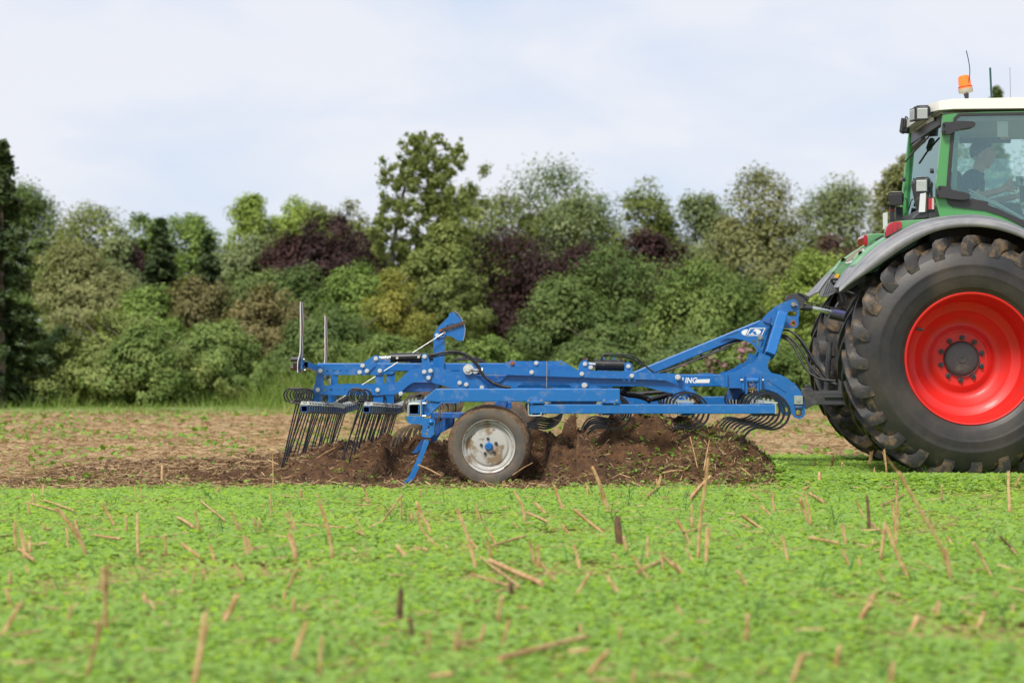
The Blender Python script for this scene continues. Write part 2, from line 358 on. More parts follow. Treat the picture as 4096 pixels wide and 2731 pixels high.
# leaves: cupped six-sided blades
def leaves(P, r, tilt, az=None, cup=.25):
    n = len(P); a = rng.random(n) * 2 * np.pi if az is None else az
    t = np.arange(5) * np.pi * .4; c = np.stack([np.cos(t) * 1.12, np.sin(t) * 1.05, 0 * t], 1)
    L = np.repeat(c[None], n, 0) * r[:, None, None]
    L[:, :, 2] = -cup * (np.linalg.norm(L[:, :, :2], axis=2) ** 2) / r[:, None] * np.array([.2, .9, .5, .5, .9])[None]
    L[:, :, :2] *= (1 + .16 * rng.standard_normal((n, 5, 1)))
    ct, st = np.cos(tilt)[:, None], np.sin(tilt)[:, None]
    X = L[:, :, 0] * ct - L[:, :, 2] * st; Zz = L[:, :, 0] * st + L[:, :, 2] * ct; Y = L[:, :, 1]
    ca, sa = np.cos(a)[:, None], np.sin(a)[:, None]
    return (np.stack([X * ca - Y * sa, X * sa + Y * ca, Zz], -1) + P[:, None]).reshape(-1, 3)
def soft_up(n):
    N = .32 * rng.standard_normal((n, 3)); N[:, 2] += 1; N[:, 1] -= .12; return N / np.linalg.norm(N, axis=1)[:, None]
def green_edge(x): return -2.42 + .10 * np.sin(x * 1.9) + .07 * np.sin(x * 5.3 + 1) + .42 * (fbm(x * 3.1 + 5, 0 * x + 2.5, 4, .6) - .5) + 4.2 * sstep(1.62, 1.84, x)
def scatter_green(n, d0, d1):
    d = np.sqrt(d0 * d0 + (d1 * d1 - d0 * d0) * rng.random(n)); y = CAMY + d; x = -d * .36 - 1.0 + (d * .65 + 2.0) * rng.random(n)
    k = y < green_edge(x) + .09 * rng.standard_normal(n) + (rng.random(n) < .10) * np.abs(rng.standard_normal(n)) * .30; return x[k], y[k], d[k]
x, y, d = scatter_green(370000, 4.6, 18.6)
bare = fbm(x * 1.3 + 9, y * 1.0 + 4, 4); k = (bare > .335) | (rng.random(len(x)) < .35); x, y, d = x[k], y[k], d[k]; n = len(x)
tall = 1 + .9 * sstep(1.2, 2.1, x) * sstep(-3.0, -2.0, y) + .25 * (fbm(x * 3, y * 3, 2) - .5)
r = (.0092 + .0105 * rng.random(n)) * (.9 + .25 * tall); z = np.where((y > -2.8) & (x < 1.95) & (x > -5.6), np.maximum(heap_z(x, y), gz(x, y)), gz(x, y)) + (.026 + .018 * rng.random(n)) * tall
seed = np_mesh('seedling_leaves', leaves(np.stack([x, y, z], 1), r, rng.normal(.10, .27, n)), 5, SEEDL, nrm=soft_up(n), tint=np.clip(.45 + .20 * rng.standard_normal(n) + .4 * (fbm(x * 1.1, y * 1.1, 3) - .5), 0, 1))
tag(seed, 'dense carpet of bright green round leaved seedlings', 'seedlings', kind='stuff')
# straw lying among the seedlings
n = 4200; x, y, d = scatter_green(n, 5, 18); n = len(x); cl = fbm(x * 1.6 + 40, y * 1.6, 3) > .47; x, y = x[cl], y[cl]; n = len(x)
V, _ = prisms(np.stack([x, y, gz(x, y) + .042 + .022 * rng.random(n)], 1), rnd_dir(n, .15), .012 + .05 * rng.random(n) ** 2, .0018 + .0034 * rng.random(n) ** 2)
k = 330; ex, ey = rng.uniform(-4.6, 1.95, k), rng.uniform(-2.62, -1.95, k); V2, _ = prisms(np.stack([ex, ey, np.maximum(heap_z(ex, ey), gz(ex, ey)) + .02 + .02 * rng.random(k)], 1), rnd_dir(k, .2), .02 + .07 * rng.random(k) ** 1.5, .0018 + .0035 * rng.random(k) ** 2)
V = np.concatenate([V, V2]); n += k
o = np_mesh('loose_straw', V, 4, STRAW, tint=np.repeat(rng.random(n) * .7, 3)); tag(o, 'short bits of pale straw lying among the green seedlings', 'straw', kind='stuff')
# weeds and seedlings surviving on the worked ground, and torn-up ones on the heap
n = 9000; d = 14.1 + 23 * rng.random(n) ** 1.3; y = CAMY + d; x = rng.uniform(-.37, .30, n) * d
k = ((x < -3.6) | (y > 2.1)) & (fbm(x * .7 + 3, y * .5, 3) > .46); x, y, d = x[k], y[k], d[k]; n = len(x)
V1 = leaves(np.stack([x, y, np.where((x > -5.55) & (x < 1.95) & (y < 2.4), heap_z(x, y), gz(x, y)) + .02 + .03 * rng.random(n)], 1), (.014 + .02 * rng.random(n)) * (1 + .03 * (d - 14)), rng.normal(.2, .5, n))
m = 950; hx = np.where(rng.random(m) < .8, 1.85 - 1.5 * rng.random(m) ** 1.5, rng.uniform(-4.6, .5, m)); hy = -2.4 + 2.2 * rng.random(m); hp = np.stack([hx, hy, heap_z(hx, hy) + .018], 1)
hp = np.repeat(hp, 4, 0) + .016 * rng.standard_normal((m * 4, 3))
V2 = leaves(hp, .006 + .012 * rng.random(m * 4), rng.normal(.2, .7, m * 4))
o = np_mesh('weed_leaves', np.concatenate([V1, V2]), 5, WEED, tint=rng.random(n + m * 4)); tag(o, 'scattered green weeds and torn seedlings on the brown soil', 'weeds', kind='stuff')

# grass blades: volunteer cereal in the crop, and the rough grass at the far edge of the field
def blades(P, h, w, lean, seg=3):
    n = len(P); a = rng.random(n) * 2 * np.pi; L = np.stack([np.cos(a), np.sin(a), 0 * a], 1); b = rng.random(n) * 2 * np.pi; S = np.stack([np.cos(b), np.sin(b), 0 * b], 1)
    t = np.linspace(0, 1, seg + 1); C = P[:, None] + L[:, None] * (lean * h)[:, None, None] * (t ** 2)[None, :, None] + np.array([0, 0, 1.]) * (h[:, None] * t[None] * (1 - .25 * lean[:, None] * t[None]))[:, :, None]
    Wd = (w[:, None] * (1 - .92 * t[None] ** 1.6))[:, :, None] * S[:, None]
    A, B = C - Wd, C + Wd
    return np.stack([A[:, :-1], B[:, :-1], B[:, 1:], A[:, 1:]], 2).reshape(-1, 3)
clx, cly, cd = scatter_green(230, 4.5, 15); clx = np.concatenate([clx, [2.14, 2.74, 2.9, 3.5, -.66]]); cly = np.concatenate([cly, [-2.0, -1.9, -2.0, -1.95, -2.35]]); q = rng.integers(2, 7, len(clx))
px_ = np.repeat(clx, q) + .02 * rng.standard_normal(q.sum()); py_ = np.repeat(cly, q) + .02 * rng.standard_normal(q.sum()); n = len(px_)
o = np_mesh('cereal_blades', blades(np.stack([px_, py_, gz(px_, py_)], 1), .10 + .12 * rng.random(n), .0025 + .002 * rng.random(n), .3 + .9 * rng.random(n), 4), 4, BLADE, tint=np.repeat(rng.random(n) * .5, 4))
tag(o, 'thin bluish green volunteer cereal blades in the seedlings', 'grass', kind='stuff')
n = 30000; x = rng.uniform(-17, 15, n); y = 18.6 + 8 * rng.random(n) ** .8; hh = .5 * (.25 + .75 * rng.random(n)) * (.25 + 1.7 * fbm(x * .6 + 5, y * .3, 4) ** 1.5) * (1.0 + 1.3 * np.exp(-((x + 5) / 1.8) ** 2)) * (.4 + 1.0 * sstep(19.5, 24, y))
GRS = leafmat('rough_grass_blade', (.13, .25, .035), (.36, .34, .12), .3, .6)
o = np_mesh('grass', blades(np.stack([x, y, 0 * x - .02], 1), hh, .006 + .008 * rng.random(n), .2 + .6 * rng.random(n), 2), 4, GRS, tint=np.repeat(np.clip(rng.random(n) * .6 + .35 * (y < 20.5), 0, 1), 2))
tag(o, 'rough green grass strip along the foot of the trees', 'grass', kind='stuff')
verge = grid_obj('grass_ground', axis([(-300, -25, 25), (-25, 25, .5), (25, 300, 25)]), axis([(18, 32, .5), (32, 60, 4), (60, 400, 40)]), lambda X, Y: .02 + .03 * sstep(19, 23, Y) + 0 * X - .06 * (1 - sstep(18.6, 20.4, Y + .5 * np.sin(X * .9) + .3 * np.sin(X * 2.3))),
                 mat('grass_earth', (.14, .22, .04), .95, c2=(.27, .24, .09), scale=1.6, lo=.45, hi=.65, c3=(.045, .07, .02), s3=.4, lo3=.5, hi3=.65)); tag(verge, kind='structure')
# ------------------------------------------------------------------ trees and shrubs of the wood behind the field
def quads(P, Nn, s):
    n = len(P); rv = rng.standard_normal((n, 3)); U = np.cross(Nn, rv); U /= np.linalg.norm(U, axis=1)[:, None] + 1e-9; Vv = np.cross(Nn, U); asp = .55 + .35 * rng.random(n)
    a, b = U * s[:, None], Vv * (s * asp)[:, None]; j = lambda: 1 + .35 * rng.standard_normal((n, 1)) * .6
    return np.stack([P - a * j() - .3 * b, P + a * j() * .7 - b * .6 * j(), P + .1 * a + b * 1.1 * j()], 1).reshape(-1, 3)      # wound so that the face looks along Nn
NRM = [None]
def crown_broad(rx, zb, zt, npuff, nleaf, ls, dens=1.0, shape=1.0, lean=0.0, point=1.0):
    H = zt - zb; t = rng.random(npuff) ** .75; a = rng.random(npuff) * 2 * np.pi; k = rng.random(3) * 6.28
    prof = np.where(t > .35, np.clip(1 - ((t - .35) / .65) ** (1.7 * point), 0, 1) ** .52, .84 + .16 * t / .35)
    lob = 1 + .16 * np.sin(3 * a + k[0] + 4 * t) + .12 * np.sin(5 * a + k[1] - 7 * t)
    rr = prof * lob * (.25 + .80 * rng.random(npuff) ** .5)
    nlob = int(rng.integers(2, 5)); la = rng.random(nlob) * 6.28; lo_ = .46 * rng.random(nlob) ** .6 * rx; lo_[0] *= .25; lh = .66 + .30 * rng.random(nlob); lh[0] = 1.0; lr = .60 + .28 * rng.random(nlob); lr[0] = .76; L = rng.integers(0, nlob, npuff)
    c = np.stack([np.cos(a) * rr * rx * lr[L] + np.cos(la)[L] * lo_[L], np.sin(a) * rr * rx * .85 * lr[L] + np.sin(la)[L] * lo_[L], zb + H * lh[L] * (.04 + .90 * t)], 1)
    low = t < .45; c[low, :2] *= 1.25                                # lobes spread and merge low down
    pr = (.09 + .20 * rng.random(npuff) ** 2.2) * min(rx, H * .5) + .08
    w = pr ** 1.7; cnt = np.maximum(12, (1.38 * nleaf * w / w.sum()).astype(int)); idx = np.repeat(np.arange(npuff), cnt); n = len(idx)
    d = rng.standard_normal((n, 3)); d[:, 2] += .30; dn = np.linalg.norm(d, axis=1)[:, None]; d /= dn
    P = c[idx] + d * (pr[idx] * np.clip(.78 + .26 * rng.standard_normal(n), .2, 1.12))[:, None] * np.array([1.1, 1.1, .95])
    P[:, 2] = np.maximum(P[:, 2], .03); vis = (P[:, 1] < .2 * rx) | (rng.random(n) < .3); P, d, idx = P[vis], d[vis], idx[vis]; n = len(P)
    P[:, 0] += lean * (P[:, 2] - zb); out = P - np.array([0, 0, zb + H * .4]); out /= np.linalg.norm(out, axis=1)[:, None] + 1e-6; Nn = d * .7 + out * .45 + .42 * rng.standard_normal((n, 3)); Nn[:, 2] += .25; Nn /= np.linalg.norm(Nn, axis=1)[:, None]
    tint = np.clip(.42 + .15 * rng.standard_normal(n) + .30 * rng.standard_normal(npuff)[idx], 0, 1)
    SN = d * .55 + out * .55 + .18 * rng.standard_normal((n, 3)); SN[:, 2] += .35; SN /= np.linalg.norm(SN, axis=1)[:, None]; NRM[0] = SN
    Nn = np.where((Nn * SN).sum(1)[:, None] < 0, -Nn, Nn)
    cc = c[(t < .72) & (rr < .75)]; core = blobs(cc, np.minimum(pr * .5, .22)[(t < .72) & (rr < .75)]); cn = core.reshape(-1, 8, 3, 3).mean(2) - cc[:, None]; cn = cn.reshape(-1, 3); cn /= np.linalg.norm(cn, axis=1)[:, None] + 1e-6     # added core fills each clump; its dark tint paints the inner shade
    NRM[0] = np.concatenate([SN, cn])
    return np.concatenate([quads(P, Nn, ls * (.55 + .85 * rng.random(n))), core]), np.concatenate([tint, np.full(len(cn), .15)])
def crown_conifer(rx, zb, zt, nleaf, ls):
    H = zt - zb; nb = int(H * 25); t = rng.random(nb) ** .8; zb_ = zb + H * t; L = rx * (1 - t) ** .8 * (.7 + .4 * rng.random(nb)) + .05; a = rng.random(nb) * 2 * np.pi
    idx = rng.choice(nb, nleaf, p=L / L.sum()); f = rng.random(nleaf) ** .6; q = L[idx] * f
    P = np.stack([np.cos(a[idx]) * q, np.sin(a[idx]) * q, zb_[idx] - .35 * q + .15 * q * f], 1) + .055 * rng.standard_normal((nleaf, 3))
    Nn = np.stack([.4 * np.cos(a[idx]), .4 * np.sin(a[idx]), np.ones(nleaf)], 1) + .5 * rng.standard_normal((nleaf, 3)); Nn /= np.linalg.norm(Nn, axis=1)[:, None]
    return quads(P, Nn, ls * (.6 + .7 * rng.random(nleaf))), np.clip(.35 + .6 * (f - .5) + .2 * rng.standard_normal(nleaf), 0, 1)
BARK = mat('bark', (.11, .085, .065), .9, c2=(.19, .16, .125), scale=3, lo=.4, hi=.6, bump=.4, bscale=12)
def trunk_vf(h, r, spread, nl=6, fork=.35):
    g = [tube([(0, 0, -.1), (.04 * h * random.uniform(-1, 1), 0, h * .5), (.06 * h * random.uniform(-1, 1), 0, h)], [r, r * .65, r * .12], 7)]
    for i in range(nl):
        a = random.uniform(0, 6.28); z0 = h * random.uniform(fork, .8); L = spread * random.uniform(.5, .9)
        g.append(tube([(0, 0, z0), (math.cos(a) * L * .5, math.sin(a) * L * .5, z0 + L * .55), (math.cos(a) * L, math.sin(a) * L, z0 + L * .9)], [r * .45, r * .28, r * .08], 5))
    return joinvf(*g)
LM = {}
def lm(k):
    pal = dict(dark=((.042, .074, .020), (.098, .138, .040)), mid=((.066, .108, .025), (.130, .178, .046)), olive=((.092, .120, .030), (.172, .196, .060)), lime=((.125, .18, .032), (.235, .295, .065)),
               grey=((.088, .118, .052), (.168, .195, .094)), yellow=((.125, .135, .022), (.225, .195, .038)), purple=((.026, .0135, .0130), (.072, .036, .032)), plum=((.044, .027, .021), (.118, .068, .050)),
               brown=((.080, .072, .030), (.145, .110, .050)), spruce=((.030, .056, .022), (.085, .115, .042)), tan=((.108, .118, .044), (.195, .190, .084)), fresh=((.078, .130, .027), (.160, .225, .050)))
    if k not in LM:
        f = .0 if k in ('purple', 'plum', 'spruce') else .18; g = 1.25 if k in ('purple', 'plum', 'spruce') else 1.72
        LM[k] = leafmat('foliage_' + k, *[tuple((v * (1 - f) + o_ * f) * g for v, o_ in zip(c, pal['olive'][i])) for i, c in enumerate(pal[k])], trans=.32, rough=.6)
    return LM[k]
# centre, top, half width and foot of the crown on the 2352 px wide frame; distance; kind; foliage; label
TREES = [
 (4, 330, 128, 935, 92, 'c', 'spruce', 'spruce_tree', 'tall dark spruce cut off by the picture edge beside the olive shrub'),
 (70, 420, 92, 800, 150, 'b', 'dark', 'broadleaf_tree', 'dark green tree just behind the tall spruce'),
 (215, 462, 100, 820, 146, 'b', 'olive', 'broadleaf_tree', 'wide olive green domed tree behind the tan shrub'),
 (335, 478, 66, 800, 150, 'b', 'mid', 'broadleaf_tree', 'mid green tree between the olive dome and the paler spreading tree'),
 (440, 482, 82, 800, 149, 'b', 'fresh', 'broadleaf_tree', 'fresh green spreading tree rising behind the pair of dark spruces'),
 (590, 438, 62, 800, 152, 'b', 'lime', 'lime_green_tree', 'yellow green tree with a rounded bright top, behind the copper tree'),
 (672, 446, 62, 800, 153, 'b', 'lime', 'lime_green_tree', 'second bright yellow green tree, beside the rounded one'),
 (735, 462, 55, 790, 150, 'b', 'olive', 'broadleaf_tree', 'olive tree top between the yellow green trees and the brownish one'),
 (812, 450, 62, 800, 149, 'b', 'tan', 'broadleaf_tree', 'brownish olive tree directly behind the dark copper tree'),
 (1075, 425, 52, 800, 150, 'b', 'dark', 'broadleaf_tree', 'dark green crown peeping out behind the tall airy tree'),
 (1285, 372, 150, 800, 150, 'b', 'dark', 'domed_oak_tree', 'large dark green dome topped tree standing highest behind the copper trees'),
 (1150, 440, 108, 800, 147, 'b', 'olive', 'broadleaf_tree', 'yellowish olive tree in front of the large dome, beside the airy tree'),
 (1325, 440, 92, 800, 142, 'b', 'grey', 'broadleaf_tree', 'grey green tree right below the large domed tree'),
 (1483, 413, 72, 800, 143, 'b', 'olive', 'broadleaf_tree', 'olive tree with a pointed top just beside the domed tree'),
 (1600, 436, 80, 800, 144, 'b', 'grey', 'broadleaf_tree', 'grey green broad tree between the pointed olive tree and the tall ochre one'),
 (1742, 382, 92, 800, 133, 'b', 'tan', 'lime_tree', 'tall ochre olive tree with a narrow domed top'),
 (1925, 408, 112, 830, 143, 'b', 'grey', 'broadleaf_tree', 'wide grey green tree with sky showing through, left of the tractor cab'),
 (2080, 338, 60, 830, 124, 'b', 'tan', 'broadleaf_tree', 'brownish olive tree right behind the tractor cab'),
 (2290, 206, 62, 830, 128, 'c', 'dark', 'pine_tree', 'tall pine whose tip shows above the tractor roof'),
 (2210, 300, 150, 830, 140, 'b', 'mid', 'broadleaf_tree', 'green tree seen through the cab window'),
 (2420, 300, 150, 830, 138, 'b', 'grey', 'broadleaf_tree', 'grey green tree seen past the driver through the cab glass'),
 (762, 497, 122, 730, 129, 'b', 'purple', 'copper_beech', 'dark purple copper tree left of the tall airy tree'),
 (1205, 506, 128, 860, 127, 'b', 'purple', 'copper_beech', 'largest purple copper tree, right of the tall airy tree'),
 (1490, 535, 86, 760, 126, 'b', 'purple', 'copper_beech', 'purple copper tree behind the broad dark green trees'),
 (1340, 566, 84, 800, 128, 'b', 'purple', 'copper_beech', 'purple copper tree joining the largest one to the next'),
 (1895, 545, 92, 790, 131, 'b', 'plum', 'copper_beech', 'reddish plum coloured tree behind the yellow green conical one'),
 (292, 562, 56, 770, 130, 'b', 'purple', 'copper_beech', 'small purple tree between the tan shrub and the dark spruces'),
 (178, 556, 92, 800, 126, 'b', 'tan', 'willow_tree', 'tan olive rounded tree beside the tall spruce'),
 (265, 540, 60, 800, 129, 'b', 'grey', 'willow_tree', 'pale grey green tree behind the small purple one'),
 (368, 505, 68, 800, 119, 'c', 'spruce', 'spruce_tree', 'dark spruce, the wider of the pair, with purple leaves behind it'),
 (480, 540, 72, 800, 121, 'c', 'spruce', 'spruce_tree', 'dark spruce, the second of the pair, below the fresh green tree'),
 (575, 545, 88, 800, 130, 'b', 'grey', 'broadleaf_tree', 'grey green tree below the yellow green pair'),
 (650, 598, 130, 850, 116, 'b', 'dark', 'broadleaf_tree', 'broad dark green tree in front of the grey green one'),
 (815, 605, 80, 840, 114, 'b', 'fresh', 'broadleaf_tree', 'bright green tree under the dark copper tree'),
 (908, 615, 72, 880, 109, 'b', 'yellow', 'maple_tree', 'yellowing autumn tree at the foot of the tall airy tree'),
 (1010, 520, 85, 830, 120, 'b', 'olive', 'broadleaf_tree', 'olive lower tree under the tall airy crown'),
 (350, 660, 78, 850, 111, 'b', 'fresh', 'broadleaf_tree', 'fresh green pointed tree in front of the dark spruces'),
 (1280, 640, 110, 930, 104, 'b', 'dark', 'broadleaf_tree', 'dark green leafy tree in front of the largest copper tree'),
 (1420, 560, 125, 930, 107, 'b', 'dark', 'broadleaf_tree', 'tallest dark green tree of the dense clump behind the cultivator frame'),
 (1600, 592, 112, 930, 105, 'b', 'mid', 'broadleaf_tree', 'green tree with yellowish shoots below the tall ochre tree'),
 (1722, 640, 70, 880, 112, 'b', 'dark', 'broadleaf_tree', 'dark tree in the gap below the tall ochre tree'),
 (1868, 566, 84, 830, 106, 'b', 'lime', 'broadleaf_tree', 'yellow green conical tree just left of the tractor fender'),
 (2010, 600, 95, 880, 111, 'b', 'mid', 'broadleaf_tree', 'green tree half hidden behind the rear tyre'),
 (262, 722, 150, 948, 96, 'b', 'olive', 'round_shrub', 'large round olive shrub on the field edge'),
 (330, 745, 95, 948, 94, 'b', 'mid', 'round_shrub', 'greener half of the round shrub on the field edge'),
 (100, 745, 110, 948, 99, 'b', 'dark', 'shrub', 'dark green shrub between the spruce and the round olive shrub'),
 (520, 745, 112, 930, 101, 'b', 'mid', 'shrub', 'leafy mid green shrub right of the round olive one'),
 (610, 655, 86, 860, 109, 'b', 'brown', 'shrub', 'brown leaved shrub behind the warning boards'),
 (455, 640, 68, 840, 113, 'b', 'brown', 'shrub', 'dull brownish shrub below the second dark spruce'),
 (760, 700, 112, 930, 103, 'b', 'dark', 'shrub', 'dark green shrub behind the warning boards and harrow'),
 (890, 770, 92, 940, 101, 'b', 'mid', 'shrub', 'green shrub below the yellowing autumn tree'),
 (1020, 780, 80, 940, 102, 'b', 'dark', 'shrub', 'dark shrub behind the blue indicator plate'),
 (1120, 775, 66, 945, 95, 'b', 'fresh', 'shrub', 'pale green low shrub right of the blue indicator plate'),
 (1400, 745, 110, 945, 99, 'b', 'dark', 'shrub', 'dark shrub behind the middle of the cultivator frame'),
 (1560, 765, 110, 945, 98, 'b', 'dark', 'shrub', 'dark shrub behind the sloping drawbar of the cultivator'),
 (1700, 775, 105, 945, 97, 'b', 'mid', 'shrub', 'green shrub behind the logo plate of the cultivator'),
 (1830, 760, 80, 945, 97, 'b', 'mid', 'shrub', 'green shrub behind the hydraulic hoses'),
 (1960, 780, 110, 945, 98, 'b', 'dark', 'shrub', 'dark shrub behind the rear tractor tyre'),
 (2160, 720, 130, 945, 104, 'b', 'dark', 'shrub', 'dark shrub behind the tractor body'),
 (2350, 720, 130, 945, 104, 'b', 'mid', 'shrub', 'green shrub behind the front of the tractor'),
]
def at_disp(x, y): d = y - CAMY; return (x * 1.7415 - CX) / FPX * d
def z_disp(v, y): return CAMZ + (CY - v * 1.7415) / FPX * (y - CAMY)
FK = .36
far_y = lambda v: CAMY + (v - CAMY) * FK
for (tx, tt, hw, ft, ty, kd, lc, nm, lb) in TREES:
    near_ = ty < 115; ty = far_y(ty); d = ty - CAMY; X = at_disp(tx, ty); zt = z_disp(tt, ty); zb = max(.05, z_disp(ft, ty)); rx = hw * 1.7415 / FPX * d * (1.38 if kd == 'b' else 1.0)
    t = thing(nm, (X, ty, 0), lb, nm.split('_')[-1] if nm.split('_')[-1] in ('tree', 'shrub') else 'tree', 'trees and shrubs behind the field')
    big = rx * (zt - zb)
    if kd == 'c':
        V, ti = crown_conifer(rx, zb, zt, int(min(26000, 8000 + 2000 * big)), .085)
        mk('trunk', tube([(X, ty, -.1), (X, ty, zt * .97)], [.10, .015], 7), BARK, t)
    else:
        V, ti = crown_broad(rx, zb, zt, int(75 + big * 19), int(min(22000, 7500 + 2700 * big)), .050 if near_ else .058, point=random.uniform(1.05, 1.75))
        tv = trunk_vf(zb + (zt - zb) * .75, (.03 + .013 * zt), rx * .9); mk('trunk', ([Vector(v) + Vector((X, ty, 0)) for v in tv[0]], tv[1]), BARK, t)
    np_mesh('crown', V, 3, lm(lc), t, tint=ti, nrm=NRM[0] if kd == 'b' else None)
# the tall airy tree with a pale visible trunk
ty = far_y(124); X = at_disp(950, ty); d = ty - CAMY
t = thing('airy_tree', (X, ty, 0), 'tallest airy tree with a pale leaning trunk showing through thin leaves', 'tree', 'trees and shrubs behind the field')
tp = [(at_disp(a, ty), ty, z_disp(b, ty)) for a, b in ((893, 900), (896, 640), (905, 560), (915, 490), (930, 430), (960, 370), (985, 315))]
PALE = mat('pale_bark', (.26, .235, .20), .8, c2=(.13, .11, .09), scale=2, lo=.5, hi=.65)
lim = []
for (a, b, c, e) in ((915, 500, 950, 465), (905, 560, 960, 520), (920, 470, 895, 420), (935, 430, 1000, 390), (950, 400, 930, 350), (900, 600, 940, 565), (965, 365, 1020, 340), (930, 440, 1030, 430)):
    lim.append(tube([(at_disp(a, ty), ty, z_disp(b, ty)), (at_disp((a + c) / 2, ty), ty + .15, z_disp((b + e) / 2 - 3, ty)), (at_disp(c, ty), ty + .25, z_disp(e, ty))], [.036, .025, .011], 5))
mk('trunk', joinvf(tube(tp, [.094, .08, .072, .06, .047, .032, .015], 7), *lim), PALE, t)
ct = [(985, 335, 34), (1010, 375, 44), (945, 365, 34), (1030, 350, 26), (965, 410, 52), (1020, 430, 56), (925, 420, 38), (905, 470, 40), (1045, 480, 48), (985, 490, 60), (880, 540, 40), (950, 330, 20), (965, 310, 14), (1035, 400, 34), (1050, 335, 14), (940, 560, 50), (1040, 560, 50), (1000, 600, 60), (925, 610, 30), (1000, 320, 16), (895, 410, 16)]
PV, PT = [], []
for cx_, cy_, rr in ct:
    R_ = rr * 1.7415 / FPX * d; n = int(1250 * (rr / 40) ** 2 * (1.0 if cy_ < 480 else 1.9)) + 50; ns = 15 if cy_ < 480 else 22; dv = rng.standard_normal((n, 3)); dv /= np.linalg.norm(dv, axis=1)[:, None]
    c = np.array([at_disp(cx_, ty) - X, random.uniform(-.5, .5), z_disp(cy_, ty)]); q = rng.integers(0, ns, n); sub = R_ * .60 * rng.standard_normal((ns, 3))
    P = c + sub[q] + dv * (R_ * .30 * np.abs(.55 + .4 * rng.standard_normal(n)))[:, None]; Nn = dv + .5 * rng.standard_normal((n, 3)); Nn[:, 2] += .3; Nn /= np.linalg.norm(Nn, axis=1)[:, None]
    PV.append(quads(P, Nn, .055 * (.6 + .8 * rng.random(n)))); PT.append(np.clip(.40 + .3 * rng.standard_normal(n), 0, 1))
np_mesh('crown', np.concatenate(PV), 3, lm('olive'), t, tint=np.concatenate(PT))
# the dark undergrowth that closes the wood between the trunks
def thicket(n, x0, x1, y0, y1, zt, ls):
    x = rng.uniform(x0, x1, n); y = rng.uniform(y0, y1, n); top = zt * (.45 + .9 * fbm(x * .44 + 3, y * .28, 4)); z = top * rng.random(n) ** .7
    Nn = rng.standard_normal((n, 3)); Nn[:, 2] += .5; Nn[:, 1] -= .5; Nn /= np.linalg.norm(Nn, axis=1)[:, None]
    return quads(np.stack([x, y, z], 1), Nn, ls * (.6 + .8 * rng.random(n)))
V = np.concatenate([thicket(26000, -24, 20, far_y(108), far_y(116), 1.5, .07), thicket(46000, -29, 24, far_y(147), far_y(158), 4.8, .11)])
o = np_mesh('undergrowth', V, 3, lm('dark'), tint=rng.random(72000)); tag(o, 'dark green undergrowth closing the gaps between the trunks of the wood', 'undergrowth', kind='stuff')
# pink flowering shrubs at the foot of the wood
PINK = leafmat('pink_blossom', (.36, .16, .20), (.48, .27, .30), .3)
for i, (tx, tt, hw, ty, pl) in enumerate(((1330, 800, 62, 92, 'pink flowering shrub behind the middle of the cultivator'), (1640, 800, 60, 92, 'pink flowering shrub under the sloping drawbar'), (1725, 775, 48, 93, 'tall pink flowering shrub behind the logo plate'))):
    ty = far_y(ty); d = ty - CAMY; X = at_disp(tx, ty); zt = z_disp(tt, ty); rx = hw * 1.7415 / FPX * d
    t = thing('flowering_shrub', (X, ty, 0), pl, 'shrub', 'pink flowering shrubs')
    V, ti = crown_broad(rx, .1, zt * .92, 18, 2600, .06); np_mesh('crown', V, 3, lm('mid'), t, tint=ti)
    V, ti = crown_broad(rx * .95, zt * .45, zt, 14, 150, .04); np_mesh('blossoms', V, 3, PINK, t, tint=ti)
    mk('stem', tube([(X, ty, -.1), (X + .04, ty, zt * .6)], [.02, .008], 6), BARK, t)
# ------------------------------------------------------------------ the blue cultivator
cul = thing('cultivator', (-.6, 0, 0), 'blue spring tine cultivator with a tine harrow, hitched behind the tractor', 'cultivator')
YN, YF = -.48, .48                              # planes of the paired linkage plates
def bolt_mesh(r, m, rough=False):
    return mesh_of('bolt', joinvf(cyl((0, -.004, 0), (0, 0, 0), r * 1.25, 14), cyl((0, -.013, 0), (0, -.004, 0), r, 6)), m, smooth=30)
BM = bolt_mesh(.0165, ZINC); BMB = bolt_mesh(.021, ZINC); BMS = bolt_mesh(.010, ZINC); BMBL = bolt_mesh(.013, BLUE2)
def bolts(pts, y, me=BM, parent=cul):
    for p in pts: put('bolt', me, W(p, y), parent, (0, random.uniform(0, 1), 0))
# --- transverse tubes carrying the tines
ROWS = [3067, 2749, 2431, 2152, 1657.6]; RZ = W((0, 1637), -1.5).z
rowx = [W((p, 1637), -1.45).x for p in ROWS]
for i, xx in enumerate(rowx):
    mk('cross_tube', hollow_y((xx, RZ), .1, .1, .008, -1.49 if i else -1.45, 1.85), BLUE, cul, bev=.005)
# --- near and far side rails
def both(o, dy=None):
    c = dup(o, (0, (3.29 if dy is None else dy), 0)); return c
rail = mk('side_rail', pbox((2119, 1617), (3100, 1654.5), -1.56, .06), BLUE, cul, bev=.006)
dup(rail, (0, 3.41, 0))
up = [(1690.6, 1601), (1742, 1554.5), (2480, 1554.5), (2480, 1605.5), (1763, 1607), (1752, 1609)]
r2 = mk('upper_side_beam', plate(up, -1.55, .1), BLUE, cul, bev=.008); both(r2)
g2 = mk('gusset', plate(Q('D', (490, 375), (745, 378), (560, 570), (490, 570)), -1.535, .07), BLUE, cul, bev=.006); both(g2)
mk('gusset_flange', plate(Q('D', (740, 378), (1010, 374), (1012, 390), (752, 394), (570, 575), (545, 575)), -1.56, .11), BLUE, cul, bev=.003)
mk('end_plate', plate(Q('D', (462, 342), (520, 342), (520, 392), (490, 400), (490, 600), (470, 600)), -1.57, .13), BLUE, cul, bev=.003)
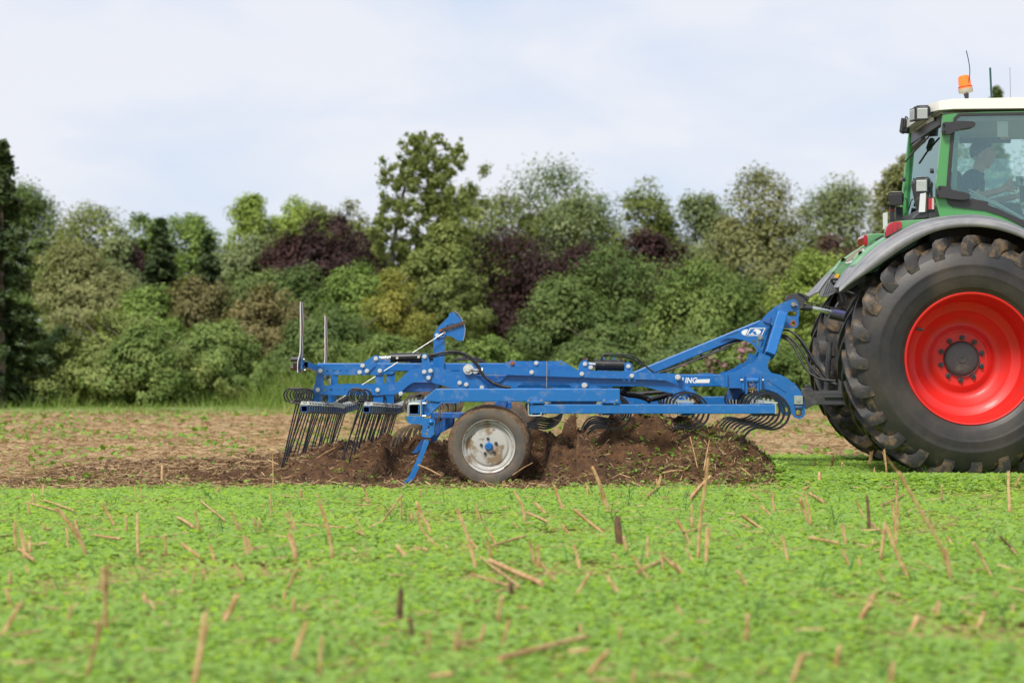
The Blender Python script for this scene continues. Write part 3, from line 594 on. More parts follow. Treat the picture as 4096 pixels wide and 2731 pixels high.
# clamp plates between the two rails, with bolts
for a, b in (Q('E', (865, 935), (1150, 978)), Q('F', (375, 780), (618, 812))):
    mk('clamp_plate', pbox(a, b, -1.575, .12), BLUE, cul, bev=.004)
    for f in (.13, .85):
        xx = a[0] + (b[0] - a[0]) * f; p = W((xx, a[1]), -1.57); mk('clamp_bolt', cyl(p + Vector((0, 0, -.002)), p + Vector((0, 0, .016)), .011, 6), STEEL, cul)
def ubolt(path, r=.006): return tube(smoothpath(path, 2), r, 6)
p = [W(Q('E', q), -1.565) for q in ((893, 985), (893, 1165), (905, 1180), (1090, 1180), (1108, 1160), (1108, 1120))]
mk('u_bolt', ubolt(p), ZINCP, cul)
# white end block and end plate of the lower rail
mk('end_cap', pbox(*Q('H', (1040, 572), (1062, 712)), -1.555, .05), ZINCP, cul)
mk('clamp_block', pbox(*Q('H', (890, 552), (1085, 572)), -1.52, .07), ZINCP, cul, bev=.002)
mk('clamp_foot', pbox(*Q('H', (730, 715), (1085, 742)), -1.53, .08), BLACK, cul, bev=.003)
for a in (745, 795, 870, 1045): mk('clamp_bolt', cyl(W(Q('H', (a, 738)), -1.5), W(Q('H', (a, 768)), -1.5), .010, 6), STEEL, cul)
for a in (735, 790, 880, 1000): mk('clamp_bolt', cyl(W(Q('H', (a, 572)), -1.49), W(Q('H', (a, 515)), -1.49), .008, 6), STEEL, cul)
# --- U clamp round the rear tube end and the side blade with its holder
p = [W(Q('D', q), -1.505) for q in ((292, 570), (292, 420), (310, 400), (450, 400), (468, 420), (468, 560))]
mk('u_bolt', ubolt(p, .010), ZINCP, cul)
mk('tube_end_ring', hollow_y((rowx[4], RZ), .092, .092, .008, -1.505, -1.47), BLUE, cul, bev=.003)
for q in ((510, 395), (508, 572)): mk('clamp_bolt', cyl(W(Q('D', (q[0] - 22, q[1])), -1.58), W(Q('D', (q[0] + 30, q[1])), -1.58), .010, 6), STEEL, cul)
hold = chaikin(Q('D', (265, 567), (265, 600), (285, 680), (490, 682), (487, 760), (470, 830), (490, 868), (640, 870), (655, 700), (665, 660), (650, 610), (600, 600), (500, 600), (470, 567)), 1)
mk('blade_holder', plate(hold, -1.59, .014, holes=[Q('D', (562, 708), (590, 708), (588, 735), (560, 735)), Q('D', (548, 748), (573, 748), (570, 775), (545, 775)), Q('D', (530, 800), (558, 800), (555, 827), (527, 827))]), BLUE, cul)
bolts([Q('D', (606, 655))], -1.591, mesh_of('bolt', joinvf(lathe_y([(0, -.02), (.012, -.018), (.021, -.008), (.023, 0)], (0, 0), 16)), BLUE, smooth=60))
mk('blade_shank', pbox(*Q('D', (530, 868), (600, 910)), -1.582, .012), RUST, cul)
bl = Q('D', (513, 897), (577, 912), (575, 945), (520, 1080), (440, 1290), (365, 1440), (300, 1510), (170, 1530), (230, 1490), (290, 1420), (350, 1300), (440, 1100))
mk('side_blade', plate(bl, -1.60, .018), BLUE, cul)
hold2 = chaikin(Q('D', (650, 600), (700, 590), (735, 640), (725, 800), (700, 830), (655, 850), (640, 700)), 1)
h2 = mk('tine_bracket', plate(hold2, -1.10, .014), BLUE2, cul)
for i, yy in enumerate((.31, .62, .93, 1.24, 1.55, 1.86)):
    c = dup(h2, (0, yy, 0)); bolts([Q('D', (690, 640))], -1.101 + yy, BMBL)
b3 = mk('levelling_blade', plate(Q('D', (470, 900), (545, 880), (420, 1080), (340, 1090)), -.98, .02), BLUE2, cul)
for yy in (.62, 1.24, 1.86): dup(b3, (0, yy, 0))
mk('bracket_beam', pbox(*Q('D', (600, 520), (1080, 600)), -1.0, .08), BLUE2, cul, bev=.004)
# --- spring tines: shared meshes, five rows
U = .000624
TP = [(-100, -75), (-170, -15), (-182, 50), (-145, 138), (-70, 196), (30, 220), (130, 208), (230, 152), (300, 62), (333, -30), (320, -130), (270, -212), (180, -272), (70, -292), (-30, -266), (-130, -256), (-230, -292), (-302, -375), (-345, -485), (-350, -540)]
sec = [(-1, -1), (1, -1), (1, 1), (-1, 1)]
tp = smoothpath([Vector((a * U, 0, b * U)) for a, b in TP], 2)
def tine_vf(w=.019, t=.0085): return tube(tp, 1.0, sec=[(-w, -t), (w, -t), (w * 1.0, t), (-w, t)])
tme = mesh_of('tine', tine_vf(), TINE, smooth=50); tme2 = mesh_of('tine', tine_vf(), TINEW, smooth=50)
share = mesh_of('tine_share', ([Vector(v) for v in ((-.2155, -.022, -.30), (-.2155, .022, -.30), (-.222, .03, -.40), (-.222, -.03, -.40), (-.205, -.02, -.30), (-.205, .02, -.30), (-.208, .028, -.40), (-.208, -.028, -.40))], [(0, 1, 2, 3), (7, 6, 5, 4), (0, 4, 5, 1), (2, 6, 7, 3), (1, 5, 6, 2), (0, 3, 7, 4)]), TINEW)
for i, xx in enumerate(rowx):
    y = (-1.36, -1.20, -1.30, -1.14, -1.26)[i]; k = 0
    while y < 1.8:
        m = tme2 if i == 4 else tme
        o = put('tine', m, (xx, y, RZ), cul, (0, R(random.uniform(-1.2, 1.2)), 0)); WL[o.name] = Vector((xx, y, RZ))
        y += (.36, .56, .60, .56, .33)[i]
# tine clamps on the front tube
cm = mesh_of('tine_clamp', joinvf(box(-.075, .075, -.03, .03, .052, .062), *[cyl((a, b, .062), (a, b, .082), .008, 6) for a in (-.062, .062) for b in (-.02, .02)], box(-.066, -.056, -.028, .028, -.06, .052), box(.056, .066, -.028, .028, -.06, .052)), ZINCP)
for i in range(5):
    y = (-1.36, -1.20, -1.30, -1.14, -1.26)[i]
    while y < 1.8: put('tine_clamp', cm, (rowx[i], y, RZ), cul); y += (.36, .56, .60, .56, .33)[i]
# --- side arms, links and plates of the linkage (near set, then copies on the far side)
near = []
def lp(name, pts, y, t=.014, holes=(), m=BLUE, far=True):
    o = mk(name, plate(pts, y, t, holes), m, cul); 
    if far: near.append(o)
    return o
lp('harrow_upper_link', stadium(*Q('K', (437, 629), (887, 629)), 31 / 1.889), YN - .016, holes=[disc2(*Q('K', (a, 629)), 10 / 1.889) for a in (488, 538, 588, 637)])
lp('harrow_arm', chaikin(Q('K', (708, 596), (760, 568), (835, 517), (862, 508), (887, 525), (886, 552), (800, 645), (780, 662), (733, 662), (715, 650)), 1), YN - .03)
lp('harrow_post', Q('K', (412, 640), (465, 640), (452, 800), (445, 905), (372, 880), (385, 780)), YN - .002)
lp('harrow_post', Q('K', (855, 645), (918, 640), (912, 780), (908, 895), (830, 890), (845, 760)), YN - .002)
cur = Q('K', (400, 735), (960, 735), (1015, 713), (1045, 688), (1085, 643), (1130, 615), (1200, 601), (1290, 600), (1360, 611), (1425, 634), (1480, 636), (1515, 618), (1535, 592), (1570, 590), (1585, 625), (1600, 660), (1650, 710), (1720, 745), (1790, 765), (1790, 800), (1480, 800), (1450, 765), (1380, 745), (1300, 722), (1240, 712), (1180, 710), (1125, 722), (1085, 752), (1045, 790), (980, 813), (400, 813), (384, 772))
lp('harrow_lower_link', chaikin(cur, 1), YN - .018, .018, holes=[disc2(*Q('K', (a, 772)), 10 / 1.889) for a in (470, 520, 570, 620)])
lp('cylinder_bracket', chaikin(Q('K', (1203, 505), (1225, 495), (1248, 505), (1288, 640), (1262, 708), (1245, 708), (1206, 640)), 1), YN - .034)
bolts(Q('K', (437, 629), (887, 629), (870, 774), (418, 772), (1045, 802), (1490, 720), (1540, 733), (1658, 755)), YN - .022)
bolts(Q('K', (757, 590), (735, 640), (789, 630), (857, 537), (1225, 522), (1222, 637), (1270, 629), (1255, 682)), YN - .036)
mk('spacer_block', pbox(*Q('K', (1060, 715), (1300, 790)), YN + .03, .5), BLUE2, cul, bev=.01)
# hydraulic cylinder of the harrow
def hydraulic(a, b, c, r, rr, y, far=False):
    rod = mk('cylinder_rod', cyl(W(a, y), W(b, y), rr, 16), CHROME, cul, smooth=40)
    body = mk('hydraulic_cylinder', joinvf(cyl(W(b, y), W(c, y), r, 24), cyl(W(b, y) - Vector((.012, 0, 0)), W(b, y) + Vector((.012, 0, 0)), r * 1.06, 24)), BLACK, cul, smooth=40); return rod, body
hydraulic(*Q('K', (868, 533), (980, 530), (1200, 524)), .041, .0175, YN)
hydraulic(*[(a + 78, b + 5) for a, b in Q('K', (868, 533), (980, 530), (1200, 524))], .041, .0175, YF)
bolts([Q('K', (1018, 532))], YN - .042, BMS); bolts([Q('K', (1180, 525))], YN - .042, BMS)
# --- long parallel link with its turnbuckle eye
lk = [(1932, 1470), (1938, 1468), Q('F', (1470, 403)), Q('F', (1488, 425)), Q('F', (1485, 480)), Q('F', (1465, 496)), (1936, 1496), (1931, 1492)]
lp('parallel_link', lk, YN - .075, .03)
bolts([Q('E', (948, 455)), Q('E', (1787, 483)), Q('F', (793, 428))], YN - .076); bolts([Q('F', (1433, 448))], YN - .078, BMB)
ec = Q('K', (1556, 617))
near.append(mk('link_eye', plate(disc2(ec[0], ec[1], 21, 24), YN - .055, .03), ZINC, cul)); bolts([Q('K', (1550, 621))], YN - .057, BMB)
near.append(mk('turnbuckle_rod', cyl(W(Q('K', (1575, 620)), YN - .06), W(Q('K', (1680, 630)), YN - .06), .0125, 12), STEEL, cul))
near.append(mk('lock_nut', cyl(W(Q('K', (1638, 625)), YN - .06), W(Q('K', (1664, 628)), YN - .06), .030, 6), STEEL, cul))
# --- curved main arm behind it
arm = Q('E', (370, 612), (560, 498), (1750, 545)) + Q('F', (1130, 478), (1460, 588), (1522, 690), (1500, 697), (1280, 657), (880, 556), (340, 548), (270, 592)) + Q('E', (1640, 712), (1560, 662), (1480, 640), (900, 635), (820, 628), (740, 672), (690, 705), (440, 685))
lp('main_arm', arm, YN - .03, .06, holes=[disc2(*Q('F', (a, 493)), 4.2) for a in (686, 758, 832)], m=BLUE)
mk('arm_flange', plate(Q('E', (360, 605), (540, 495), (580, 500), (400, 620)), YN - .05, .09), BLUE, cul)
lp('front_strut', Q('F', (1415, 490), (1482, 468), (1560, 540), (1775, 742), (1768, 790), (1700, 775), (1520, 690)), YN - .02, .05)
mk('strut_tab', beam(W(Q('F', (1540, 600)), YN - .05), W(Q('F', (1700, 750)), YN - .05), .07, .035), BLUE, cul, bev=.006)
mk('arm_rail', plate(Q('F', (1130, 490), (1250, 490), (1450, 560), (1465, 592), (1440, 585)), YN - .035, .09), BLUE, cul)
lp('front_clevis', chaikin(Q('F', (1425, 690), (1470, 682), (1495, 700), (1540, 760), (1540, 815), (1440, 815)), 1), YN - .045, .03); bolts([Q('F', (1458, 715))], YN - .046, BMS)
# upright clevises and cylinder of the front linkage
lp('cylinder_clevis', chaikin(Q('F', (48, 345), (54, 262), (100, 215), (150, 203), (192, 232), (197, 320), (203, 602), (88, 602), (62, 500)), 1), YN - .040, .018)
lp('cylinder_clevis', chaikin(Q('F', (692, 380), (694, 275), (720, 245), (770, 240), (798, 270), (800, 380)), 1), YN - .040, .018)
lp('cylinder_clevis', chaikin(Q('F', (80, 355), (190, 290), (225, 280), (250, 300), (245, 355)), 1), YN - .062, .014)
bolts(Q('F', (139, 264), (744, 296)), YN - .042, BM); bolts([Q('F', (220, 311)), Q('F', (95, 402))], YN - .064 - .012, BM); bolts([Q('F', (132, 562))], YN - .042, BMB)
mk('rocker_eye', plate(Q('E', *[(1690 + 66 * math.cos(t), 630 + 90 * math.sin(t)) for t in np.linspace(0, 6.28, 20)[:-1]]), YN - .036, .05, holes=[Q('E', *[(1725 + 26 * math.cos(t), 615 + 40 * math.sin(t)) for t in np.linspace(0, 6.28, 14)[:-1]])]), BLUE, cul)
hydraulic(*Q('F', (139, 264), (299, 275), (687, 282)), .0505, .020, YN)
for a in (370, 640):
    q = W(Q('F', (a, 205)), YN); mk('hose_fitting', joinvf(cyl(q - Vector((0, 0, .01)), q + Vector((0, 0, .022)), .012, 6), cyl(q + Vector((0, 0, .018)), q + Vector((0, 0, .03)), .009, 8)), RUST, cul)
for a in (400, 540): mk('bracket_tab', pbox(*Q('F', (a - 10, 170), (a + 14, 215)), YN + .05, .01), BLUE, cul)
# far copies of the linkage
for o in near: dup(o, (0, YF - YN, 0))
# --- spine: rear tube, middle plate, front beam with lettering
mk('spine_tube', pbox(Q('A', (880, 1318)), (2085, 1484), -.05, .10), BLUE, cul, bev=.006)
mid = Q('E', (390, 352), (560, 275), (605, 254), (640, 254), (670, 268), (980, 270), (1005, 258), (1045, 258), (1075, 270), (1385, 270), (1425, 250), (1460, 268), (1700, 412), (1700, 470), (390, 470))
mk('spine_plate', plate(mid, -.075, .15, holes=[disc2(*Q('E', (1430, 308)), 4.5)]), BLUE, cul)
bolts([Q('E', (1025, 303))], -.077, BM); put('bolt', bolt_mesh(.0165, RUSTO), W(Q('E', (625, 303)), -.077), cul)
mk('inner_link', plate(Q('E', (620, 390), (660, 360), (720, 355), (1690, 412), (1690, 425), (900, 410)), -.16, .05), BLUE, cul)
mk('inner_tube', pbox(Q('E', (0, 500)), Q('E', (1700, 700)), .20, .08), BLUE2, cul, bev=.006)
mk('front_beam', pbox((2080, 1497), (2885, 1546), -.06, .12), BLUE, cul, bev=.008)
mk('beam_sleeve', plate(Q('F', (1715, 410), (1725, 392), (1920, 392), (1930, 410)), -.055, .11), BLUE, cul)
# lettering and white bar
def text(body, p, y, h, m, parent, name, bold=.0016, shear=.0, sx=1.0):
    cu = bpy.data.curves.new(name, 'FONT'); cu.body = body; cu.size = h / .69; cu.offset = bold; cu.shear = shear; cu.extrude = .0006; cu.materials.append(m); cu.space_character = 1.02
    tmp = bpy.data.objects.new(name, cu); col.objects.link(tmp); dg = bpy.context.evaluated_depsgraph_get(); me = bpy.data.meshes.new_from_object(tmp.evaluated_get(dg)); bpy.data.objects.remove(tmp); me.name = name
    o = bpy.data.objects.new(name, me); col.objects.link(o); o.location = W(p, y) - wl_of(parent); o.rotation_euler = (R(90), 0, 0); o.scale = (sx, 1, 1); o.parent = parent; return o
text('LING', Q('F', (1484, 527)), -.0625, .0495, WHITE, cul, 'lettering', .0022, .18, .88)
mk('white_mark', plate(Q('F', (1692, 478), (1882, 473), (1872, 527), (1682, 527)), -.0625, .0015), WHITE, cul)
# --- indicator post, sector plate, lever and thin rod
mk('indicator_post', plate(Q('B', (1188, 560), (1376, 590), (1366, 1150), (1180, 1150)), -.07, .012), BLUE, cul)
sect = Q('B', (1190, 580), (1260, 455), (1450, 265), (1440, 240), (1470, 205), (1500, 220), (1545, 185), (1600, 232), (1650, 310), (1690, 390), (1712, 480), (1708, 570), (1680, 680), (1610, 685), (1470, 600), (1400, 605), (1370, 622), (1300, 632), (1215, 610))
mk('indicator_plate', plate(sect, -.084, .010, holes=[Q('B', (1390, 460), (1420, 415), (1440, 405), (1440, 425), (1420, 450)), Q('B', (1450, 425), (1465, 388), (1530, 392), (1545, 402), (1475, 400), (1462, 428)), Q('B', (1520, 455), (1575, 440), (1545, 478)), Q('B', (1440, 498), (1500, 480), (1505, 503), (1465, 507))]), BLUE, cul)
edge = [W(q, -.09) for q in Q('B', (1545, 185), (1610, 240), (1660, 310), (1700, 400), (1718, 480), (1712, 575), (1682, 680))]
mk('indicator_scale', tube(edge, 1.0, sec=[(-.012, -.003), (.012, -.003), (.012, .003), (-.012, .003)]), STEEL, cul)
mk('indicator_lever', joinvf(beam(W(Q('B', (1305, 508)), -.098), W(Q('B', (1715, 372)), -.098), .010, .028), cyl(W(Q('B', (1305, 505)), -.112), W(Q('B', (1305, 505)), -.09), .0135, 12)), RUST, cul)
mk('lever_pin', cyl(W(Q('B', (1303, 505)), -.116), W(Q('B', (1303, 505)), -.112), .0125, 12), RUSTO, cul)
mk('indicator_rod', joinvf(cyl(W(Q('B', (1300, 590)), -.12), W(Q('K', (560, 858)), -.22), .0052, 8), cyl(W(Q('B', (1290, 595)), -.121), W(Q('B', (1362, 552)), -.118), .008, 8), tube([W(Q('B', (1368, 548)), -.13), W(Q('B', (1368, 548)), -.105)], .0125, 12)), STEEL, cul, smooth=40)
put('bolt', BM, W(Q('B', (1248, 592)), -.086), cul)
mk('rod_bracket', plate(Q('C', (960, 460), (1020, 430), (1160, 520), (1160, 560), (1010, 530)), -.25, .01), ZINCP, cul)
# --- harrow: two tine bars, coils and legs
def vdip(y): return -.079 * (y + 1.45) / 2.4 if y < .95 else -.079 + .013 * (y - .95)
bars = [W((1218, 1635), -1.45), W((1466.5, 1637.5), -1.45)]
ring = [(math.cos(t), math.sin(t)) for t in np.linspace(R(-95), R(-95 + 420), 31)]
def coil_tine(seed):
    rd = random.Random(seed); cxr, czr, rr = -.118, .125, .060
    pth = [(.06, 0, .047), (.0, 0, .047), (-.06, 0, .050)] + [(cxr + rr * c, .022 * i / 30, czr + rr * s) for i, (c, s) in enumerate(ring)]
    e = pth[-1]; L = .585 + rd.uniform(-.04, .02); dx = -.175 + rd.uniform(-.03, .03)
    pth = pth[:-2] + [(-.062, .022, .075), (-.078, .022, .035), (-.078 + dx * .5, .022, -.24), (-.078 + dx, .022, -.52)]
    return tube(pth, .0068, 7)
ctm = [mesh_of('harrow_tine', coil_tine(s), TINE, smooth=60) for s in range(6)]
clampm = mesh_of('harrow_clamp', joinvf(box(-.034, .05, -.03, .03, .037, .047), *[cyl((a, b, .046), (a, b, .066), .0115, 6) for a in (-.018, .034) for b in (-.015, .015)]), ZINC)
ubm = mesh_of('harrow_u_bolt', tube(smoothpath([(-.034, 0, .04), (-.034, 0, -.034), (.034, 0, -.034), (.034, 0, .04)], 2), .0055, 6), ZINCP, smooth=60)
for bi, bp in enumerate(bars):
    ys = np.arange(-1.45, .96, .12)
    for (a, b) in ((-1.47, .93), (.96, 2.15)):
        z0, z1 = bp.z + vdip(a), bp.z + vdip(b); V, F = hollow_y((bp.x, 0), .056, .056, .005, a, b)
        mk('harrow_bar', ([Vector((v.x, v.y, v.z + (z0 if v.y < (a + b) / 2 else z1))) for v in V], F), BLUE2, cul, bev=.004)
    y = -1.44 + .09 * bi; k = 0
    while y < 2.1:
        put('harrow_tine', ctm[(k + bi * 3) % 6], (bp.x, y, bp.z + vdip(y)), cul, (0, R(random.uniform(-3, 3)), R(random.uniform(-3, 3)))); k += 1
        put('harrow_clamp', clampm, (bp.x, y, bp.z + vdip(y)), cul); put('harrow_u_bolt', ubm, (bp.x, y + .03, bp.z + vdip(y)), cul); y += .15
# --- rear light bar, lamps and striped warning boards
tb = W(Q('A', (645, 1352)), -.75); lb_ = hollow_y((tb.x, tb.z), .045, .058, .006, -.75, .75); mk('light_bar', ([Vector((v.x, v.y, v.z - .085 * (v.y + .75) / 1.5)) for v in lb_[0]], lb_[1]), BLUE, cul, bev=.003)
SG = bpy.data.materials.new('warning_stripes'); SG.use_nodes = True; N_, L_ = SG.node_tree.nodes, SG.node_tree.links
tc_ = N_.new('ShaderNodeTexCoord'); sx_ = N_.new('ShaderNodeSeparateXYZ'); L_.new(tc_.outputs['Object'], sx_.inputs[0])
m1 = N_.new('ShaderNodeMath'); m1.operation = 'MULTIPLY_ADD'; m1.inputs[1].default_value = .42; L_.new(sx_.outputs['Z'], m1.inputs[0]); L_.new(sx_.outputs['Y'], m1.inputs[2])
m2 = N_.new('ShaderNodeMath'); m2.operation = 'MULTIPLY'; m2.inputs[1].default_value = 7.4; L_.new(m1.outputs[0], m2.inputs[0]); m3 = N_.new('ShaderNodeMath'); m3.operation = 'FRACT'; L_.new(m2.outputs[0], m3.inputs[0])
m4 = N_.new('ShaderNodeMath'); m4.operation = 'GREATER_THAN'; m4.inputs[1].default_value = .52; L_.new(m3.outputs[0], m4.inputs[0])
mm = N_.new('ShaderNodeMix'); mm.data_type = 'RGBA'; mm.inputs['A'].default_value = (.55, .56, .56, 1); mm.inputs['B'].default_value = (.33, .055, .045, 1); L_.new(m4.outputs[0], mm.inputs['Factor']); L_.new(mm.outputs['Result'], N_['Principled BSDF'].inputs['Base Color']); N_['Principled BSDF'].inputs['Roughness'].default_value = .4
prof = [W(Q('A', q), -.85) for q in ((478, 1515), (476, 1400), (480, 1290), (500, 1210), (525, 1120), (534, 1020), (536, 800), (536, 400), (535, 38))]
def board_vf(yo, w):
    P = [Vector((p.x, yo, p.z)) for p in prof]; V, F = [], []
    for p in P:
        for dx, dy in ((0, 0), (0, w), (-.005, w), (-.005, 0)): V.append(p + Vector((dx, dy, 0)))
    for i in range(len(P) - 1):
        for j in range(4): F.append((i * 4 + j, i * 4 + (j + 1) % 4, i * 4 + 4 + (j + 1) % 4, i * 4 + 4 + j))
    F += [(0, 1, 2, 3), tuple(range(len(V) - 4, len(V)))]; return V, F
for yo, lb in ((-.86, 'red and white striped board nearer the camera'), (.66, 'red and white striped board on the far side')):
    fresh_ = set(col.objects)
    bo = mk('warning_board', board_vf(yo, .19), SG, cul, smooth=30, label=lb)
    mk('board_edge', tube([Vector((p.x, yo - .002, p.z)) for p in prof], .0035, 6), WHITE, bo)
    a, b = W(Q('A', (332, 1238)), yo + .06), W(Q('A', (492, 1238)), yo + .06)
    la = mk('rear_lamp', joinvf(cyl(Vector((a.x, yo + .06, a.z)), Vector((b.x, yo + .06, b.z)), .021, 16)), GUN, cul, smooth=40)
    q0, q1 = W(Q('A', (392, 1300)), -.8), W(Q('A', (470, 1452)), -.8); box_ = mk('tail_lamp', box(q0.x, q1.x, yo + .02, yo + .15, q1.z, q0.z), BLACK, cul, bev=.004)
    mk('lamp_lens', box(q0.x - .004, q0.x, yo + .025, yo + .145, q1.z + .004, q0.z - .02), REDL, box_)
    q0, q1 = W(Q('A', (558, 1212)), -.76), W(Q('A', (600, 1445)), -.76); mk('board_bracket', box(q0.x, q1.x, yo + .03, yo + .12, q1.z, q0.z), BLUE, cul, bev=.003)
    for qq in ((575, 1240), (545, 1330), (590, 1465)): c0 = W(Q('A', qq), -.8); mk('bracket_bolt', cyl(Vector((c0.x - .012, yo + .05, c0.z)), Vector((c0.x + .022, yo + .05, c0.z)), .008, 6), STEEL, cul)
    mk('lamp_cable', tube(smoothpath([Vector((W(Q('A', q), -.8).x, yo + .02, W(Q('A', q), -.8).z)) for q in ((500, 1340), (510, 1440), (560, 1510), (610, 1490), (620, 1420), (650, 1380))], 2), .004, 6), RUBH, cul)
    if yo > 0:
        for o_ in set(col.objects) - fresh_:
            if o_.parent == cul: o_.location.z -= .085
mk('lamp_post', pbox(*Q('C', (895, 60), (935, 160)), .35, .03), ZINCP, cul)
# --- drawbar triangle and headstock
mk('drawbar', beam(W((2535, 1506), 0), W((3046, 1297), 0), .10, .086), BLUE, cul, bev=.008)
gus = chaikin(Q('G', (122, 852), (830, 541)), 0, False) + Q('G', (852, 562), (900, 590), (970, 602), (830, 1095), (765, 1082), (745, 1030), (700, 980), (630, 925), (520, 880), (380, 852), (250, 846))
gh = [stadium(*Q('G', (890, 790), (932, 690)), 2.6), stadium(*Q('G', (812, 995), (855, 885)), 2.6), Q('G', *[(697 + 33 * math.cos(t), 899 + 19 * math.sin(t)) for t in np.linspace(0, 6.28, 14)[:-1]])] + [Q('G', *[(a + 20 * math.cos(t), b + 15 * math.sin(t)) for t in np.linspace(0, 6.28, 12)[:-1]]) for a, b in ((782, 884), (768, 921), (752, 961))]
mk('logo_plate', plate(gus, -.078, .012, gh), BLUE, cul); mk('logo_plate', plate(gus, .066, .012, gh), BLUE2, cul)
for a, b in (((545, 680), (748, 605)), ((235, 802), (435, 727))): mk('raised_rib', beam(W(Q('G', a), -.08), W(Q('G', b), -.08), .006, .008), BLUE2, cul)
put('bolt', bolt_mesh(.020, STEEL), W(Q('G', (796, 832)), -.08), cul)
# emblem: white oval, slanted frame and letter, as flat pieces on the plate
def em(name, pts, y=-.0805, m=WHITE, holes=()): return mk(name, plate(pts, y, .0022, holes), m, cul)
ell = [Q('G', (600 + 118 * math.cos(t) + 0, 755 + 58 * math.sin(t))) for t in np.linspace(R(60), R(272), 22)]
em('emblem', Q('G', *[(602 + 118 * math.cos(t), 752 + 56 * math.sin(t)) for t in np.linspace(R(75), R(262), 22)] + [(572, 700), (598, 698), (560, 782), (540, 790)]))
em('emblem', Q('G', (628, 676), (888, 674), (826, 805), (640, 806), (560, 800), (646, 792), (818, 792), (868, 688), (640, 690), (590, 780), (572, 780)))
em('emblem', Q('G', (715, 695), (755, 695), (800, 715), (812, 745), (790, 775), (745, 782), (720, 745), (740, 735), (700, 730), (668, 748), (690, 720)))
em('emblem', Q('G', (600, 775), (640, 775), (660, 752), (700, 782), (560, 782)))
# upper tower plates
tow = Q('G', (835, 522), (920, 430), (1060, 310), (1180, 250), (1270, 215), (1340, 195), (1390, 202), (1425, 240), (1436, 300), (1440, 370), (1455, 420), (1453, 465), (1440, 510), (1442, 610), (1425, 660), (1380, 680), (1140, 685), (1050, 670), (960, 602), (850, 562))
th = [stadium(*Q('G', (1292, 434), (1374, 434)), 34 / 4.182), disc2(*Q('G', (1354, 602)), 30 / 4.182)]
mk('tower_plate', plate(tow, -.092, .014, th), BLUE, cul); mk('tower_plate', plate(tow, .078, .014, th), BLUE, cul)
mk('rust_ring', plate(disc2(*Q('G', (1352, 602)), 52 / 4.182, 20), -.0935, .0015, [disc2(*Q('G', (1354, 602)), 30 / 4.182)]), RUSTO, cul)
mk('slot_rim', plate(stadium(*Q('G', (1292, 434), (1374, 434)), 40 / 4.182), -.0935, .0015, [stadium(*Q('G', (1292, 434), (1374, 434)), 34 / 4.182)]), RUST, cul)
pc = Q('G', (1354, 278)); mk('hitch_pin', joinvf(cyl(W(pc, -.125), W(pc, .11), .021, 16), lathe_y([(.021, -.105), (.028, -.112), (.028, -.098), (.021, -.105)], (W(pc, -.1).x, W(pc, -.1).z), 20), cyl(W(pc, -.118) + Vector((.01, 0, -.005)), W(pc, -.118) + Vector((.036, 0, -.008)), .006, 8)), STEEL, cul, smooth=40)
mk('tower_web', plate(Q('G', (850, 560), (990, 478), (990, 500), (965, 600), (900, 588)), -.10, .02), BLUE2, cul)
for s in (-1, 1):
    mk('tower_leg', beam(W(Q('G', (1136, 440)), 0) + Vector((0, s * .15, 0)), W(Q('G', (872, 1135)), 0) + Vector((0, s * .42, 0)), .095, .085, up=Vector((0, 1, 0))), BLUE, cul, bev=.008)
hs = Q('H', (390, 352), (390, 150), (500, 125), (600, 82), (690, 15)) + Q('G', (705, 1255), (750, 1175), (782, 1092), (800, 1088), (968, 1155), (968, 1185), (935, 1245), (920, 1295), (935, 1365), (985, 1425)) + Q('H', (1060, 155), (1130, 172), (1220, 220), (1330, 305), (1420, 415), (1462, 500), (1465, 715), (1440, 765), (1380, 785), (1310, 762), (1280, 705), (1255, 600), (1180, 500), (1080, 425), (960, 378), (830, 362), (600, 354))
hl = [disc2(*Q('H', (1370, 692)), 9.2)]
hp_ = mk('headstock_plate', plate(hs, -.47, .02, hl), BLUE, cul); dup(hp_, (0, .92, 0))
mk('headstock_tube', hollow_y((W(Q('H', (480, 250)), 0).x, W(Q('H', (480, 250)), 0).z), .10, .12, .01, -.45, .45), BLUE2, cul, bev=.005)
mk('side_gusset', plate(Q('H', (198, 245), (212, 215), (335, 155), (385, 158), (385, 350), (335, 350), (212, 262)), -.475, .012), BLUE, cul)
mk('side_flange', pbox(*Q('H', (358, 152), (388, 345)), -.50, .06), BLUE, cul, bev=.004)
mk('weld_rib', beam(W(Q('H', (945, 235)), -.472), W(Q('H', (1195, 402)), -.472), .008, .012), BLUE, cul)
blk = mk('link_block', pbox(*Q('H', (1314, 462), (1434, 580)), -.50, .03), ZINCP, cul, bev=.002); mk('link_stud', lathe_y([(0, -.506), (.017, -.506), (.018, -.50)], (W(Q('H', (1373, 518)), -.5).x, W(Q('H', (1373, 518)), -.5).z), 16), ZINCP, blk)
mk('link_pad', pbox(*Q('H', (1320, 586), (1428, 632)), -.49, .02), BLUE2, cul, bev=.003)
mk('rust_ring', plate(disc2(*Q('H', (1375, 700)), 14, 18), -.4715, .0012, [disc2(*Q('H', (1370, 692)), 9.2)]), RUST, cul)
